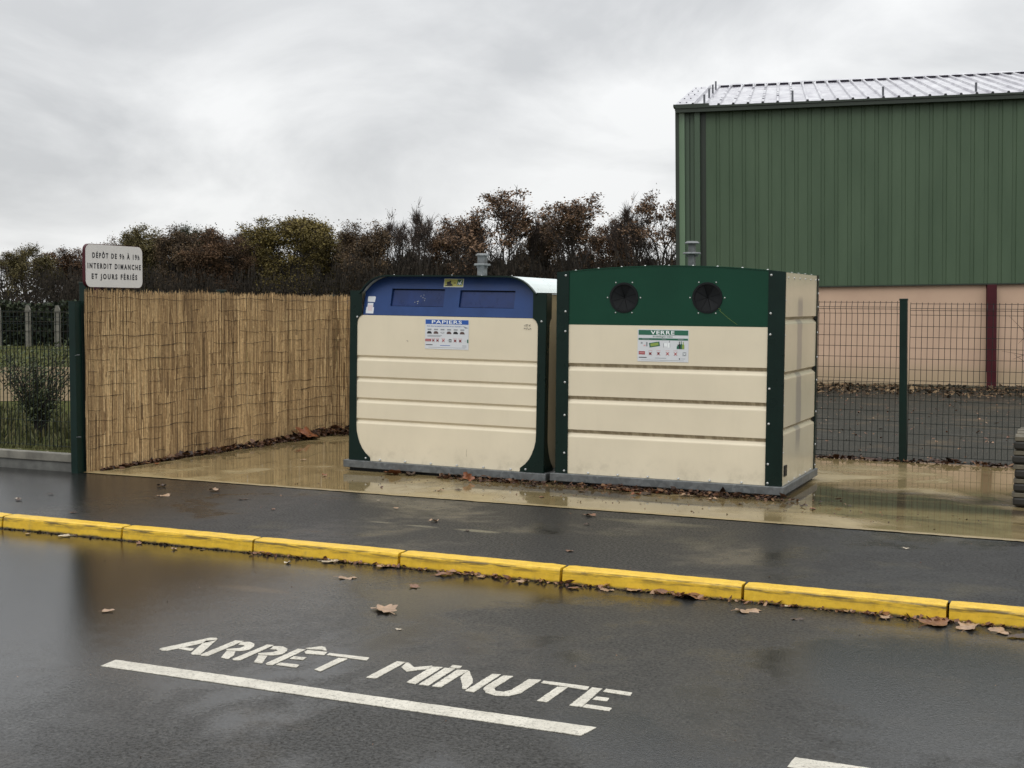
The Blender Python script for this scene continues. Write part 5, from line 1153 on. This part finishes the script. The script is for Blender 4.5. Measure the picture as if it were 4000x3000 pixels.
# hedge and concrete posts beyond the lawn on the left
hd = MB(); random.seed(71)
for _ in range(15000):
    x = random.uniform(-26, -8.5); y = 43.0 + random.random() ** 2 * 1.2 + 0.15 * x * 0; z = random.random() * 1.42 + 0.07 * math.sin(x * 2.1)
    s_ = random.uniform(0.035, 0.085); a = Vector((random.gauss(0, 1), random.gauss(0, 1), random.gauss(0, 1))).normalized(); b = a.orthogonal().normalized(); c2 = a.cross(b); c_ = Vector((x, y, z))
    hd.add([c_ + b * s_, c_ + c2 * s_, c_ - b * s_, c_ - c2 * s_], [(0, 1, 2, 3)], 0, random.random())
H2 = empty('hedge', (0, 0, 0), label='dark clipped hedge behind the grey concrete posts at the left', cat='hedge')
hd.build('foliage', 'hedge', H2); mb = MB(); mb.box(-26, -8.5, 43.3, 44.1, 0, 1.3)
mb.build('hedge_core', 'wood_mass', H2)
for k, (x, lab) in enumerate(((-15.32, 'grey concrete post before the hedge, left one of the two'), (-13.42, 'grey concrete post before the hedge, right one nearest the gate post'), (-17.3, 'grey concrete fence post in front of the hedge, beyond the left edge'))):
    x = {0: -15.32, 1: -14.38, 2: -16.26}[k]
    r = empty('concrete_post', (x, 41.8, 0), label=lab, cat='fence post', group='concrete posts of the old garden fence')
    mb = MB(); mb.prism([(-0.085, 0), (0.085, 0), (0.075, 1.18), (0.04, 1.26), (0.03, 1.31), (-0.04, 1.31), (-0.045, 1.26), (-0.075, 1.18)], lambda a, b, d: (a, d, b), -0.06, 0.06); mb.build('shaft', 'concrete', r)
mb = MB()
for z in (1.1, 0.8, 0.5): mb.tube([(-26, 41.72, z), (-8.5, 41.72, z)], 0.008, 4)
tag(mb.build('fence_wires', 'wire'), 'thin wires strung along the grey concrete posts', 'fence wires')
# shrub behind the bar fence
def shrub(name, loc, h, w, ns, nleaf, seed, lab, lm='shrub'):
    random.seed(seed); r = empty(name, loc, label=lab, cat='shrub'); st = MB(); lf = MB()
    for k in range(ns):
        a = random.uniform(0, 6.28); sp = random.random() ** 0.6 * w; P = [Vector((math.cos(a) * 0.05, math.sin(a) * 0.05, 0))]
        hh = h * random.uniform(0.6, 1.0); n = 5
        for q in range(1, n + 1):
            f = q / n; P.append(Vector((math.cos(a) * sp * f ** 1.2 + random.gauss(0, 0.012), math.sin(a) * sp * f ** 1.2 + random.gauss(0, 0.012), hh * f)))
        st.tube(P, [0.0055, 0.005, 0.0045, 0.0035, 0.0025, 0.0015], 4, cap=False)
        for q in range(3):
            i = random.choice((2, 3, 4)); d = Vector((random.gauss(0, 0.5), random.gauss(0, 0.5), 0.8)).normalized() * random.uniform(0.08, 0.22); st.tube([P[i], P[i] + d], [0.003, 0.001], 3, cap=False)
        for q in range(nleaf):
            f = random.uniform(0.22, 1.05); i = min(n - 1, int(f * n)); c_ = P[i].lerp(P[i + 1], min(1, f * n - i)) + Vector((random.gauss(0, 0.055), random.gauss(0, 0.055), random.gauss(0, 0.04)))
            s_ = random.uniform(0.008, 0.018); aa = Vector((random.gauss(0, 1), random.gauss(0, 1), random.gauss(0, 1) + 0.8)).normalized(); b = aa.orthogonal().normalized(); c2 = aa.cross(b)
            lf.add([c_ + b * s_ * 1.5, c_ + c2 * s_ * 0.7, c_ - b * s_ * 1.5, c_ - c2 * s_ * 0.7], [(0, 1, 2, 3)], 0, random.random())
    st.build('stems', 'bark', r); lf.build('leaves', lm, r); return r
shrub('shrub', (-5.08, 14.2, 0), 1.02, 0.55, 80, 40, 81, 'half-bare green shrub with many thin stems behind the bar fence at the left')
shrub('shrub', (-6.3, 14.9, 0), 0.9, 0.3, 26, 30, 82, 'sparser shrub at the very left edge behind the bar fence')
random.seed(90)
sr = empty('bare_sapling', (5.15, 12.75, 0), label='bare thin sapling reaching in at the right edge before the pink wall', cat='sapling'); mb = MB()
mb.tube([(0, 0, 0), (0.02, 0, 0.6), (-0.02, 0, 1.1), (0.0, 0.0, 1.5)], [0.012, 0.01, 0.007, 0.003], 5)
for z, dx, dz in ((0.95, -0.42, 0.06), (0.8, -0.30, 0.18), (1.05, -0.36, 0.30), (1.0, 0.3, 0.2)): 
    mb.tube([(0, 0, z), (dx * 0.5, 0.0, z + dz * 0.4), (dx, 0.01, z + dz)], [0.005, 0.0035, 0.001], 4); mb.tube([(dx * 0.5, 0, z + dz * 0.4), (dx * 0.75, 0.0, z + dz * 0.2 - 0.03)], [0.003, 0.001], 3)
mb.build('stems', 'bark', sr)
print('objects', len(bpy.data.objects), 'faces', sum(len(m_.polygons) for m_ in bpy.data.meshes))
